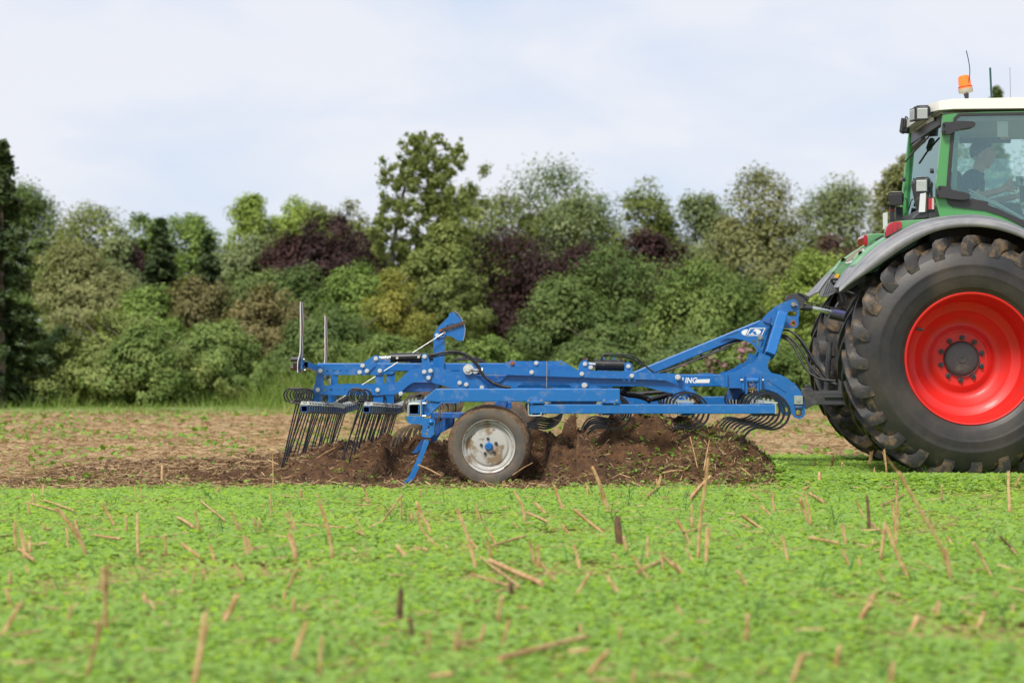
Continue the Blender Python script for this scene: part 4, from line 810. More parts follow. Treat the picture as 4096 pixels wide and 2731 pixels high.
# fold pivot with two flanges
for a in (585, 825): mk('pivot_flange', plate(stadium(*Q('H', (a + 18, 160), (a + 18, 360)), 18 / 3.485), -.54, .07), BLUE, cul)
for a in (635, 795): mk('pivot_leg', pbox(*Q('H', (a, 182), (a + 28, 440)), -.56, .05), BLUE, cul, bev=.003)
mk('pivot_tube', cyl(W(Q('H', (650, 248)), -.545), W(Q('H', (810, 248)), -.545), .026, 16), BLUE, cul, smooth=40)
for a, b in ((562, 600), (865, 890)): mk('pivot_bolt', cyl(W(Q('H', (a, 245)), -.545), W(Q('H', (b, 245)), -.545), .012, 6), STEEL, cul)
mk('parking_leg', plate(Q('H', (405, 355), (630, 358), (625, 490), (600, 515), (365, 515), (370, 490)), .12, .06), BLUE2, cul)
# clods of earth and straw caught on the frame
def clod(p, y, r, m=CLOD):
    V = blobs(np.array([W(p, y)] * 9) + r * .5 * rng.standard_normal((9, 3)) * np.array([1, .5, .4]), np.full(9, r * .6)); return ([Vector(v) for v in V], [(i, i + 1, i + 2) for i in range(0, len(V), 3)])
for p, r in ((Q('F', (1640, 770)), .045), (Q('F', (1690, 795)), .03), (Q('F', (1590, 780)), .03), (Q('F', (1520, 290)), .02)):
    mk('caught_soil', clod(p, -.6, r), mat('dry_soil', (.17, .10, .055), .95) if 'dry_soil' not in bpy.data.materials else bpy.data.materials['dry_soil'], cul)
n = 46; c0 = W(Q('H', (735, 360)), -.57); P = np.array(c0) + rng.standard_normal((n, 3)) * np.array([.018, .012, .03]); V, _ = prisms(P, rnd_dir(n, .9), .01 + .02 * rng.random(n), .0009 + .001 * rng.random(n))
so = np_mesh('caught_straw', V - np.array(cul.location), 4, STRAW, cul, tint=np.repeat(rng.random(n), 3)); so['kind'] = 'stuff'
# --- support wheels
def small_wheel(yc, first=None):
    cx_, cz_ = W((1957, 1783.5), -1.42).x, W((1957, 1783.5), -1.42).z; R0 = .357; w = .235
    y0 = yc - w / 2
    t = [(.222, y0 + .018), (.245, y0 + .004), (.285, y0 - .004), (.318, y0 + .004), (.339, y0 + .022), (.350, y0 + .045), (R0, y0 + .09), (R0 + .001, yc), (R0, y0 + w - .09), (.350, y0 + w - .045), (.33, y0 + w - .015), (.285, y0 + w + .002), (.222, y0 + w - .018)]
    wh = mk('support_wheel', lathe_y([(.222, y0 + .012), (.229, y0 + .004), (.231, y0 + .012), (.222, y0 + .03), (.214, y0 + .034), (.203, y0 + .03), (.196, y0 + .045), (.188, y0 + .062), (.176, y0 + .066), (.166, y0 + .058), (.158, y0 + .050), (.12, y0 + .046), (.06, y0 + .048), (.0, y0 + .048)], (cx_, cz_), 56), RIMG, cul, smooth=35)
    mk('tyre', lathe_y(t[:4], (cx_, cz_), 56), TYREM, wh, smooth=60)
    V, F = lathe_y(t[3:], (cx_, cz_), 96); rr = random.Random(3)
    m_ = len(t[3:])
    for i in range(96):
        for j in range(1, m_ - 2):
            v = V[i * m_ + j]; k = 1 + rr.uniform(-.008, .018); v.x = cx_ + (v.x - cx_) * k; v.z = cz_ + (v.z - cz_) * k
    mk('tread', (V, F), MUDT, wh, smooth=60)
    mk('hub_cap', lathe_y([(0, y0 + .006), (.006, y0 + .004), (.010, y0 + .012), (.022, y0 + .010), (.031, y0 + .018), (.036, y0 + .03), (.036, y0 + .05)], (cx_, cz_), 24), BLUE, wh, smooth=50)
    for i in range(5):
        a = R(97 + 72 * i); p_ = Vector((cx_ + .068 * math.cos(a), y0 + .048, cz_ + .068 * math.sin(a))); put('wheel_nut', mesh_of('wheel_nut', joinvf(cyl((0, -.012, 0), (0, 0, 0), .0135, 6), cyl((0, -.02, 0), (0, -.012, 0), .006, 8)), GUN), p_, wh)
    return wh
small_wheel(-1.40); small_wheel(-1.02); small_wheel(1.02); small_wheel(1.40)
wx, wz = W((1957, 1783.5), -1.42).x, W((1957, 1783.5), -1.42).z
for s in (-1, 1): mk('wheel_axle', cyl((wx, s * 1.5, wz), (wx, s * .9, wz), .03, 12), BLUE2, cul); mk('wheel_arm', beam((wx, s * 1.21, wz), (W(Q('D', (1610, 300)), -1.2).x, s * 1.21, .72), .05, .09), BLUE2, cul, bev=.006)
mk('wheel_stem', pbox(*Q('D', (1495, 370), (1725, 470)), -1.22, .06), BLUE2, cul, bev=.006)
# --- hoses
def hose(k, pts, y, r=.0095, y1=None):
    P = [W(Q(k, q), y + ((y1 - y) * i / (len(pts) - 1) if y1 is not None else 0)) for i, q in enumerate(pts)]; return mk('hydraulic_hose', tube(smoothpath(P, 2), r, 8), RUBH, cul, smooth=60)
hose('B', ((1090, 915), (1180, 915), (1350, 870), (1500, 855), (1640, 870), (1780, 920), (1870, 1000), (1960, 1120)), YN - .02)
hose('B', ((1090, 955), (1200, 945), (1400, 905), (1560, 890), (1680, 915), (1800, 980), (1880, 1060), (1935, 1130)), YN - .01)
hose('B', ((1560, 975), (1700, 965), (1850, 960), (1960, 985), (2080, 1050)), YF); hose('B', ((1540, 1000), (1700, 995), (1860, 990), (2000, 1030), (2090, 1060)), YF)
hose('E', ((60, 340), (110, 470), (200, 570), (330, 650), (450, 690), (600, 710)), YN - .08, .014)
hose('E', ((50, 360), (140, 520), (260, 620), (420, 690), (560, 715)), YN - .07, .011)
hose('F', ((375, 185), (385, 140), (430, 122), (600, 128), (770, 138), (860, 175), (950, 255), (1020, 320), (1105, 385)), YN - .02, .0085)
hose('F', ((640, 180), (655, 160), (700, 160), (790, 190), (870, 230), (950, 300)), YN, .0075)
hose('F', ((385, 150), (500, 152), (640, 162)), YN - .005, .006)
for i in range(5):
    o = i * 14; hose('F', ((1150 + o * 2, 390 - i * 3), (1300, 340 - o * .5 + 14), (1480, 275 - o * .4 + 12), (1750, 165 - o * .35 + 18), (2010, 60 - o * .3 + 18), (2130, 20 - o * .3 + 18)), -.085 + i * .018, .0075)
    hose('G', ((0, 1065 - 14 * i + 25), (120, 1005 - 13 * i + 25), (300, 925 - 11 * i + 28), (460, 880 - 6 * i + 18), (620, 850 - 4 * i), (800, 790)), -.05 + i * .012, .0078)
for i, a in enumerate((1750, 2010)): mk('hose_tie', tube([W(Q('F', (a, 118 if i == 0 else 8)), -.05), W(Q('F', (a + 22, 200 if i == 0 else 82)), -.05)], .012, 6), BLACK, cul)
hose('G', ((1090, 735), (1180, 705), (1290, 720), (1400, 790), (1490, 880), (1590, 1030), (1690, 1200), (1800, 1350), (1930, 1550), (2060, 1600)), -.05, .011, -.35)
hose('G', ((1090, 745), (1200, 700), (1320, 735), (1430, 830), (1540, 1010), (1640, 1180), (1760, 1340), (1960, 1570)), .02, .010, -.3)
hose('G', ((1080, 800), (1170, 790), (1290, 830), (1400, 930), (1500, 1080), (1600, 1260), (1720, 1420), (1900, 1560), (2080, 1620)), -.08, .011, -.4)
hose('G', ((1070, 830), (1160, 825), (1260, 870), (1340, 950), (1410, 1070), (1470, 1200), (1550, 1350), (1650, 1450), (1800, 1540), (2060, 1560)), -.1, .011, -.4)
hose('G', ((1600, 1250), (1610, 1330), (1680, 1420), (1800, 1500), (1960, 1560)), -.05, .009, -.35)
hose('F', ((620, 640), (700, 690), (850, 700), (1000, 740), (1060, 790)), .1, .026); hose('F', ((700, 680), (900, 680), (1100, 660), (1350, 650)), .3, .020); hose('F', ((1000, 770), (1150, 740), (1280, 700), (1360, 680)), .25, .024); hose('F', ((660, 670), (700, 620), (740, 580)), .05, .024)
mk('chain', tube([W(Q('E', (1200, 268)), -.6), W(Q('E', (1200, 390)), -.6), W(Q('E', (1197, 715)), -.6)], .005, 6), STEEL, cul)
# ------------------------------------------------------------------ the green tractor
tra = thing('tractor', (3.43, 0, 0), 'green farm tractor with red rims, grey fenders and cream cab roof', 'tractor')
WC = (3.430, 1.080); RT = 1.082
def lug(c, a0, y_out, y_mid, R1, sgn):          # one tread bar from the shoulder to past the centre line
    st = []
    S = [(.006, .90, .94, .034, 0.), (.03, .95, 1.015, .037, .0), (.065, .98, 1.055, .037, .02), (.12, 1.0, R1 - .004, .034, .055), (.45, 1.01, R1, .028, .17), (.80, 1.01, R1, .029, .28), (1.06, 1.01, R1 - .004, .032, .35)]
    V, F = [], []
    for f, r0, r1, hw, da in S:
        y = y_out + (y_mid - y_out) * f; a = a0 + sgn * da
        for (r, w) in ((r0, hw * 1.5), (r1, hw), (r1, -hw), (r0, -hw * 1.5)):
            V.append(Vector((c[0] + r * math.cos(a + w), y, c[1] + r * math.sin(a + w))))
    for i in range(len(S) - 1):
        for j in range(3): F.append((i * 4 + j, i * 4 + j + 1, i * 4 + 5 + j, i * 4 + 4 + j))
    F += [(0, 1, 2, 3), tuple(range(len(V) - 4, len(V)))]
    return V, F
def rear_wheel(y_out, s, lb):                   # s = +1: outer face towards the camera
    yy = lambda q: y_out + s * q; cx_, cz_ = WC
    rimp = [(.560, .030), (.578, .034), (.581, .022), (.574, .014), (.562, .018), (.553, .045), (.546, .10), (.528, .125), (.520, .24), (.505, .30), (.462, .335), (.430, .345), (.410, .372), (.372, .40), (.350, .425), (.318, .435), (.290, .43), (.262, .405), (.240, .40), (.236, .412), (.15, .412), (.15, .46)]
    w = mk('rear_wheel', lathe_y([(r, yy(q)) for r, q in rimp], WC, 96), REDR, tra, smooth=32, label=lb)
    side = [(.572, .030), (.590, .018), (.612, .006), (.616, .001), (.624, -.003), (.635, -.006), (.70, -.026), (.716, -.0275), (.720, -.030), (.733, -.029), (.77, -.030), (.806, -.0265), (.810, -.028), (.825, -.0235), (.885, -.004), (.93, .020)]
    mk('sidewall', lathe_y([(r, yy(q)) for r, q in side], WC, 96), SIDEW, w, smooth=60)
    car = [(.93, .020), (.985, .046), (1.018, .095), (1.034, .25), (1.036, .355), (1.034, .46), (1.018, .615), (.985, .664), (.93, .69), (.83, .73), (.70, .735), (.57, .68)]
    g = [lathe_y([(r, yy(q)) for r, q in car], WC, 96)]
    nl = 24
    for i in range(nl):
        a = 2 * math.pi * (i + .18) / nl
        g.append(lug(WC, a, yy(-.004), yy(.355), RT, -1)); g.append(lug(WC, a + math.pi / nl, yy(.714), yy(.355), RT, -1))
    mk('tyre', joinvf(*g), TYRE, w, smooth=35)
    mk('hub_cover', lathe_y([(0, yy(.372)), (.012, yy(.372)), (.014, yy(.366)), (.038, yy(.366)), (.042, yy(.372)), (.125, yy(.376)), (.146, yy(.384)), (.152, yy(.392)), (.158, yy(.386)), (.160, yy(.412))], WC, 40), GUN, w, smooth=35)
    nm = mesh_of('wheel_nut', joinvf(lathe_y([(.008, -.030), (.014, -.030), (.0165, -.014), (.024, -.012), (.024, 0)], (0, 0), 14), cyl((0, -.022, 0), (0, 0, 0), .008, 8)), GUN, smooth=40)
    for i in range(10):
        a = R(88 + 36 * i); put('wheel_nut', nm, (cx_ + .190 * math.cos(a), yy(.412), cz_ + .190 * math.sin(a)), w, (0, 0, 0) if s > 0 else (0, 0, math.pi))
    a = R(150); q = Vector((cx_ + .528 * math.cos(a), yy(.10), cz_ + .528 * math.sin(a))); q2 = Vector((cx_ + .465 * math.cos(a - .04), yy(.10), cz_ + .465 * math.sin(a - .04)))
    mk('tyre_valve', tube([q, q.lerp(q2, .6), q2], [.015, .013, .006], 8), GUN, w, smooth=50)
    return w
rear_wheel(-1.345, 1, 'red rimmed rear wheel facing the camera'); rear_wheel(1.345, -1, 'far side rear wheel with brown caked tread')
# --- axle, body, hood and front axle
mk('rear_axle', tube([(3.43, -.95, 1.08), (3.43, -.4, 1.08), (3.43, .4, 1.08), (3.43, .95, 1.08)], [.15, .22, .22, .15], 16), GUN, tra)
mk('gearbox', box(2.91, 5.2, -.30, .30, .66, 1.50), GUN, tra, bev=.05); mk('rear_housing', box(2.74, 2.99, -.26, .26, .75, 1.6), DPLAS, tra, bev=.03)
hd = [(5.14, .42, 1.2, 2.25), (5.8, .43, 1.15, 2.2), (6.6, .40, 1.1, 2.05), (7.3, .34, 1.05, 1.8), (7.5, .28, 1.1, 1.6)]
V, F = [], []
for x, w, a, b in hd: V += [Vector((x, -w, a)), Vector((x, -w, b - .12)), Vector((x, -w * .7, b)), Vector((x, w * .7, b)), Vector((x, w, b - .12)), Vector((x, w, a))]
for i in range(len(hd) - 1):
    for j in range(6): F.append((i * 6 + j, i * 6 + (j + 1) % 6, i * 6 + 6 + (j + 1) % 6, i * 6 + 6 + j))
F += [tuple(range(6)), tuple(range(24, 30))]; mk('hood', (V, F), GREEN, tra, bev=.03)
mk('front_axle', box(6.1, 6.3, -.8, .8, .6, .85), GUN, tra, bev=.03)
for s in (-1, 1):
    c = (6.2, .80); fw = mk('front_wheel', lathe_y([(.36, s * 1.25), (.38, s * 1.27), (.34, s * 1.2), (.3, s * 1.05), (.12, s * 1.02), (.0, s * 1.02)], c, 48), REDR, tra, smooth=35)
    g = [lathe_y([(.37, s * 1.25), (.5, s * 1.29), (.66, s * 1.26), (.74, s * 1.2), (.75, s * .95), (.74, s * .72), (.6, s * .66), (.37, s * .7)], c, 64)]
    mk('tyre', joinvf(*g), TYRE, fw, smooth=40)
# --- fenders (both sides): grey flare, green inner panel
lo = [(3358, 1168), (3417, 1123), (3489, 1079), (3561, 1027), (3645, 970), (3750, 919), (3877, 904), (3981, 914), (4096, 951), (4190, 1010), (4262, 1090)]
sp = [(3357, 1164), (3408, 1112), (3470, 1056), (3548, 988), (3640, 932), (3750, 894), (3870, 881), (3985, 891), (4100, 930), (4200, 992), (4276, 1080)]
upx = [(3362, 1150), (3392, 1106), (3440, 1044), (3502, 984), (3602, 922), (3690, 878), (3864, 857), (3968, 867), (4096, 912), (4196, 982), (4272, 1072)]
def strip(ra, rb):
    n = len(ra); return list(ra) + list(rb), [(i, i + 1, n + i + 1, n + i) for i in range(n - 1)]
def sm(P): return smoothpath(P, 2)
yo, ym, yi = -1.33, -.95, -.50
Llo, Lsp, Lup = sm([W(p, yo) for p in lo]), sm([W(p, yo - .005) for p in sp]), sm([W(p, ym) for p in upx])
Lmid = [a.lerp(b, .5) + Vector((0, 0, .015)) for a, b in zip(Lsp, Lup)]
Lin = [v + Vector((0, yi - ym, .015)) for v in Lup]
def solid(o, t):
    m = o.modifiers.new('thickness', 'SOLIDIFY'); m.thickness = t; m.offset = 0; return o
for s in (1, -1):
    fl = lambda P: [Vector((v.x, v.y * s, v.z)) for v in P]
    g = joinvf(strip(fl(Llo), fl(Lsp)), strip(fl(Lsp), fl(Lmid)), strip(fl(Lmid), fl(Lup)))
    solid(mk('fender_flare', g, FGREY, tra, smooth=25), .012)
    k = 9
    tip = joinvf(strip(fl(Lup[:k]), fl(Lin[:k]))); solid(mk('fender_tip', tip, FGREY, tra, smooth=40), .012)
    solid(mk('fender', strip(fl(Lup[k - 1:]), fl(Lin[k - 1:])), GREENF, tra, smooth=40), .014)
    inner = [Vector((v.x, v.y, min(v.z, 1.2))) for v in Lin]; solid(mk('fender_wall', strip(fl(Lin[18:]), fl(inner[18:])), DPLAS, tra), .01)
    for i in range(7):                          # moulded ribs of the grey tip
        f = .12 + .12 * i; rb = [a.lerp(b, f) + Vector((-.004, 0, .006)) for a, b in zip(Lsp[1:13], Lup[1:13])]; mk('fender_rib', tube(fl(rb), .004, 5), FGREY, tra)
    if s < 0: continue
    # lamp housing and lamp
    hz_ = Q('V', (1232, 402), (1240, 290), (1262, 215), (1335, 160), (1480, 138), (1900, 112), (2091, 76), (2400, 40), (2400, 120), (2091, 150), (1800, 230), (1500, 330), (1340, 385))
    V, F = plate(hz_, -.965, .14); hs_ = mk('lamp_housing', ([Vector((v.x, v.y * s, v.z)) for v in V], F), GREENF, tra, bev=.01)
    ln = chaikin(Q('V', (1228, 402), (1224, 300), (1255, 215), (1330, 160), (1478, 146), (1497, 165), (1490, 240), (1440, 292), (1330, 352), (1245, 402)), 1)
    V, F = plate(ln, -.985, .05); mk('tail_lamp', ([Vector((v.x, v.y * s, v.z)) for v in V], F), REDL, tra, bev=.012)
    for q in ((1275, 320), (1340, 265), (1415, 215)):
        if s > 0: mk('lamp_cell', plate(Q('V', *[(q[0] + 22 * math.cos(t) - 8 * math.sin(t), q[1] + 62 * math.sin(t)) for t in np.linspace(0, 6.28, 16)[:-1]]), -.992, .01), mat('red_cell', (.30, .01, .02), .1, coat=.8) if 'red_cell' not in bpy.data.materials else bpy.data.materials['red_cell'], tra)
# inner side panels of the fenders; the far one shows its lamp, sticker, sockets and label
gp = chaikin(Q('V', (330, 1000), (400, 890), (450, 795), (560, 752), (700, 655), (865, 548), (930, 520), (1400, 330), (1500, 600), (1000, 930), (600, 1150), (480, 1090)), 1)
tp_ = chaikin(Q('V', (112, 1395), (130, 1300), (200, 1150), (325, 1003), (400, 1040), (490, 1095), (605, 1150), (520, 1240), (440, 1300), (300, 1392), (160, 1418)), 1)
for s in (1, -1):
    mir = lambda vf: ([Vector((v.x, v.y * s, v.z)) for v in vf[0]], vf[1])
    mk('fender_panel', mir(plate(gp, .50, .05)), GREENF, tra, bev=.012); mk('fender_flap', mir(plate(tp_, .505, .05)), FGREY, tra, bev=.015)
mk('lamp_housing', plate(chaikin(Q('V', (905, 368), (1000, 354), (1260, 350), (1260, 560), (905, 560)), 0), .50, .35), GREENF, tra, bev=.012)
mk('tail_lamp', plate(chaikin(Q('V', (848, 376), (918, 368), (920, 540), (880, 562), (862, 545)), 1), .49, .35), REDL, tra, bev=.01)
def oval(c, a, b, ang, n=26): return Q('V', *[(c[0] + a * math.cos(t) * math.cos(ang) - b * math.sin(t) * math.sin(ang), c[1] + a * math.cos(t) * math.sin(ang) + b * math.sin(t) * math.cos(ang)) for t in np.linspace(0, 2 * math.pi, n + 1)[:-1]])
st_ = mk('oval_sticker', plate(oval((705, 728), 192, 58, R(-38)), .494, .004), WHITE, tra); mk('sticker_field', plate(oval((695, 712), 178, 42, R(-38)), .491, .003), mat('sticker_tan', (.36, .32, .25), .5), st_); mk('sticker_bar', plate(oval((735, 735), 95, 9, R(-38)), .488, .003), GUN, st_)
mk('yellow_label', plate(Q('V', (362, 1090), (400, 1020), (460, 1030), (428, 1102)), .490, .004), mat('yellow_label', (.75, .42, .03), .5), tra)
for q in ((728, 822), (775, 772), (835, 725), (908, 660)): mk('socket', plate(oval(q, 40, 16, R(-65)), .490, .006), HOLE, tra)  # flat ovals without depth; the dark of the openings is painted on
for i in range(6): mk('flap_rib', tube([W(Q('V', (175 + 38 * i, 1370 - 12 * i)), .498), W(Q('V', (255 + 42 * i, 1150 - 10 * i)), .498)], .005, 5), FGREY, tra)
# --- cab
GL = bpy.data.materials.new('tinted_glass'); GL.use_nodes = True; N_, L_ = GL.node_tree.nodes, GL.node_tree.links
trn = N_.new('ShaderNodeBsdfTransparent'); trn.inputs['Color'].default_value = (.90, .965, .955, 1); gls = N_.new('ShaderNodeBsdfGlossy'); gls.inputs['Roughness'].default_value = .02; gls.inputs['Color'].default_value = (.72, .95, .92, 1)
fr = N_.new('ShaderNodeFresnel'); fr.inputs['IOR'].default_value = 1.52; ad = N_.new('ShaderNodeMath'); ad.operation = 'MULTIPLY_ADD'; ad.inputs[1].default_value = 1.0; ad.inputs[2].default_value = .09; L_.new(fr.outputs[0], ad.inputs[0])
ms_ = N_.new('ShaderNodeMixShader'); L_.new(ad.outputs[0], ms_.inputs[0]); L_.new(trn.outputs[0], ms_.inputs[1]); L_.new(gls.outputs[0], ms_.inputs[2]); L_.new(ms_.outputs[0], N_['Material Output'].inputs['Surface'])
YC = -.80
so = Q('T', (1085, 398), (1020, 460), (985, 600), (945, 1000), (905, 1500)) + Q('U', (905, 360), (930, 440), (1000, 488), (1100, 500), (1500, 545), (1750, 625), (1950, 720), (2088, 800)) + [(4200, 985), (4290, 1075), (4440, 1090), (4460, 700), (4420, 455), (4200, 450)] + Q('T', (2088, 378), (1500, 388))
si = Q('T', (1130, 435), (1065, 490), (1035, 620), (1000, 1000), (965, 1480)) + Q('U', (985, 330), (1005, 370), (1060, 400), (1150, 420), (1500, 475), (1750, 565), (1950, 665), (2088, 745)) + [(4200, 960), (4300, 1050), (4420, 1065), (4440, 700), (4405, 470), (4200, 462)] + Q('T', (2088, 418), (1500, 425))
pan = Q('T', (848, 425), (1000, 400), (1500, 375), (2088, 362)) + [(4430, 440), (4480, 700), (4470, 1120), (4300, 1120)] + Q('U', (2088, 905), (1900, 800), (1600, 690), (1200, 640), (820, 690), (790, 600), (735, 380), (745, 120)) + Q('T', (765, 1300), (830, 700))
for s in (1, -1):
    mir = lambda vf: ([Vector((v.x, v.y * s, v.z)) for v in vf[0]], vf[1])
    mk('cab_side', mir(plate(pan, YC, .05, [so])), GREEN, tra, bev=.006)
    mk('window_seal', mir(plate(so, YC - .012, .05, [si])), DPLAS, tra)
    mk('side_window', mir(plate(si, YC + .01, .004)), GL, tra)
    mk('door_trim', mir(plate(Q('U', (930, 378), (1190, 372), (1290, 362), (1545, 412), (1540, 458), (1750, 545), (1950, 640), (2088, 700), (2088, 740), (1750, 572), (1500, 482), (1150, 432), (1000, 425)), YC - .004, .02)), DPLAS, tra)
    mk('inner_pillar', mir(plate(Q('T', (1060, 470), (1110, 470), (1075, 1000), (1060, 1560), (985, 1560), (1010, 1000)), YC + .10, .02)), GREENF, tra)
    mk('door_hinge', mir(plate(chaikin(Q('T', (845, 545), (880, 530), (960, 530), (1060, 512), (1300, 514), (1350, 540), (1345, 592), (1300, 610), (1085, 638), (990, 700), (950, 717), (838, 717)), 1), YC - .06, .05)), DPLAS, tra, bev=.012)
    mk('door_hinge', mir(plate(chaikin(Q('U', (760, 165), (880, 165), (940, 190), (1010, 235), (1220, 270), (1268, 305), (1265, 350), (1200, 388), (1000, 375), (880, 352), (748, 352)), 1), YC - .06, .05)), DPLAS, tra, bev=.012)
for q in ((866, 570), (872, 672)): put('bolt', bolt_mesh(.008, BLACK), W(Q('T', q), YC - .062), tra)
for q in ((795, 192), (768, 310)): put('bolt', bolt_mesh(.008, BLACK), W(Q('U', q), YC - .062), tra)
# rear window between the two rear pillars
a0, a1 = W(Q('T', (835, 640)), YC), W(Q('U', (735, 300)), YC)
def rp(t, y, dx=0): return Vector((a0.x + (a1.x - a0.x) * t + dx, y, a0.z + (a1.z - a0.z) * t))
mk('rear_window', ([rp(-.35, -.75, .02), rp(1.2, -.75, .02), rp(1.2, .75, .02), rp(-.35, .75, .02), rp(-.35, -.75, .024), rp(1.2, -.75, .024), rp(1.2, .75, .024), rp(-.35, .75, .024)], [(0, 1, 2, 3), (7, 6, 5, 4), (0, 4, 5, 1), (2, 6, 7, 3), (0, 3, 7, 4), (1, 5, 6, 2)]), GL, tra)
mk('rear_window_header', ([rp(-.34, -.68, .0), rp(-.1, -.68, .0), rp(-.1, .72, .0), rp(-.34, .72, .0), rp(-.34, -.68, .03), rp(-.1, -.68, .03), rp(-.1, .72, .03), rp(-.34, .72, .03)], [(0, 1, 2, 3), (7, 6, 5, 4), (0, 4, 5, 1), (2, 6, 7, 3), (0, 3, 7, 4), (1, 5, 6, 2)]), DPLAS, tra)
mk('rear_wiper', joinvf(tube([rp(.02, -.35, -.03), rp(.12, .25, -.04), rp(.22, .62, -.05)], .010, 6), tube([rp(.0, -.05, -.02), rp(.06, .2, -.05)], .03, 8)), DPLAS, tra)
mk('rear_window_latch', tube([rp(.62, -.70, -.02), rp(.62, -.70, -.05)], .022, 10), DPLAS, tra); mk('rear_window_latch', tube([rp(.5, .70, -.02), rp(.5, .70, -.05)], .022, 10), DPLAS, tra)
mk('rear_sill', box(rp(1.15, 0).x - .05, rp(1.15, 0).x + .35, -.76, .76, 2.05, rp(1.15, 0).z), DPLAS, tra, bev=.02)
mk('rear_pillar', beam(rp(-.4, .80, .03), rp(1.35, .80, .02), .05, .09, up=Vector((1, 0, 0))), GREEN, tra, bev=.01)
# roof: cream shell with rounded rear corners, darker underside
ro = [(3.20, .44), (3.21, .62), (3.27, .76), (3.39, .82), (5.04, .82), (5.17, .70), (5.21, .4)]
out = [(x, -y) for x, y in ro] + [(x, y) for x, y in reversed(ro)]
def rz_top(x): return W((0, 404), YC).z + .055 * (1 - math.exp(-(x - 3.19) * 1.6))
V, F = [], []; nr = len(out)
for k, (dz, sc) in enumerate(((0, .985), (.0, 1.0), (1, 1.0), (1.0, .985), (1.15, .80), (1.2, .4))):
    for x, y in out:
        cx_ = 4.19; zb_ = W((0, 438), YC).z + .018 * (x - 3.19) * .5; zt_ = rz_top(x)
        z = zb_ + (zt_ - zb_) * dz if dz <= 1 else zt_ + .05 * (dz - 1) * 5 * .12
        V.append(Vector((cx_ + (x - cx_) * sc, y * sc, z)))
for k in range(5):
    for i in range(nr): F.append((k * nr + i, k * nr + (i + 1) % nr, (k + 1) * nr + (i + 1) % nr, (k + 1) * nr + i))
F += [tuple(range(nr)), tuple(range(5 * nr, 6 * nr))]; mk('cab_roof', (V, F), CREAM, tra, smooth=30)
zr = W((0, 441), YC).z; mk('roof_lining', ([Vector(v) for v in ((3.29, -.70, zr), (3.39, -.74, zr - .10), (5.09, -.74, zr - .04), (5.09, -.70, zr), (3.29, .70, zr), (3.39, .74, zr - .10), (5.09, .74, zr - .04), (5.09, .70, zr))], [(0, 1, 2, 3), (7, 6, 5, 4), (0, 4, 5, 1), (1, 5, 6, 2), (2, 6, 7, 3), (3, 7, 4, 0)]), mat('roof_lining', (.42, .42, .33), .6), tra)
mk('front_window', box(5.01, 5.015, -.72, .72, 1.9, 3.3), GL, tra); 
for s in (-1, 1): mk('front_pillar', beam((4.99, s * .78, 1.6), (5.05, s * .76, 3.35), .06, .08), GREEN, tra, bev=.01)
mk('cab_floor', box(3.19, 5.09, -.72, .72, 1.55, 1.62), DPLAS, tra)
# --- work lamps
def work_lamp(c, y, w, h, yaw, pitch=0, m=LENS):
    o = W(c, y); M = Matrix.Translation(o) @ Matrix.Rotation(yaw, 4, 'Z') @ Matrix.Rotation(pitch, 4, 'X')
    tr = lambda vf: ([M @ Vector(v) for v in vf[0]], vf[1])
    d = .06
    ho = mk('work_lamp', tr(joinvf(box(-w / 2, w / 2, -.012, .015, -h / 2, h / 2), box(-w * .44, w * .44, .015, d, -h * .42, h * .42), *[box(-w / 2, w / 2, .02 + i * .012, .026 + i * .012, -h * .47, h * .47) for i in range(4)])), DPLAS, tra, bev=.003)
    mk('lens', tr(box(-w * .40, w * .40, -.016, -.011, -h * .40, h * .40)), m, ho)
    for i in range(9): mk('lens_rib', tr(box(-w * .39, w * .39, -.018, -.0155, -h * .37 + i * h * .082, -h * .37 + i * h * .082 + .004)), LREFL, ho)
    mk('bracket', tr(tube([(-w * .56, .03, -.02), (-w * .56, .03, h * .5), (-w * .4, .03, h * .62), (w * .4, .03, h * .62), (w * .56, .03, h * .5), (w * .56, .03, -.02)], .008, 6)), DPLAS, ho)
    return ho
work_lamp(Q('T', (533, 400)), -.66, .112, .118, R(-12)); work_lamp(Q('T', (395, 420)), -.35, .11, .12, R(-75)); work_lamp(Q('T', (230, 590)), .50, .135, .14, R(-110), R(-8))
mk('lamp_arm', tube([W(Q('T', (650, 420)), -.62), W(Q('T', (700, 350)), -.62)], .014, 8), DPLAS, tra); mk('lamp_arm', tube([W(Q('T', (330, 600)), .45), W(Q('T', (440, 560)), .30), W(Q('T', (560, 470)), .1)], .018, 8), DPLAS, tra)
npl = mk('number_plate', ([W(Q('T', q), y) for q, y in (((540, 500), .15), ((690, 455), -.45), ((700, 512), -.45), ((555, 578), .15))] + [W(Q('T', q), y) + Vector((.01, 0, .004)) for q, y in (((540, 500), .15), ((690, 455), -.45), ((700, 512), -.45), ((555, 578), .15))], [(0, 1, 2, 3), (7, 6, 5, 4), (0, 4, 5, 1), (1, 5, 6, 2), (2, 6, 7, 3), (3, 7, 4, 0)]), WHITE, tra)
mk('plate_strip', ([W(Q('T', q), y) + Vector((-.003, 0, 0)) for q, y in (((540, 500), .15), ((562, 493), .06), ((574, 568), .06), ((555, 578), .15))], [(0, 1, 2, 3)]), mat('plate_blue', (.02, .12, .6), .4), npl)
work_lamp(Q('U', (525, 165)), -.72, .115, .125, R(-22)); work_lamp(Q('U', (140, 375)), .62, .125, .115, R(-200), R(-6))
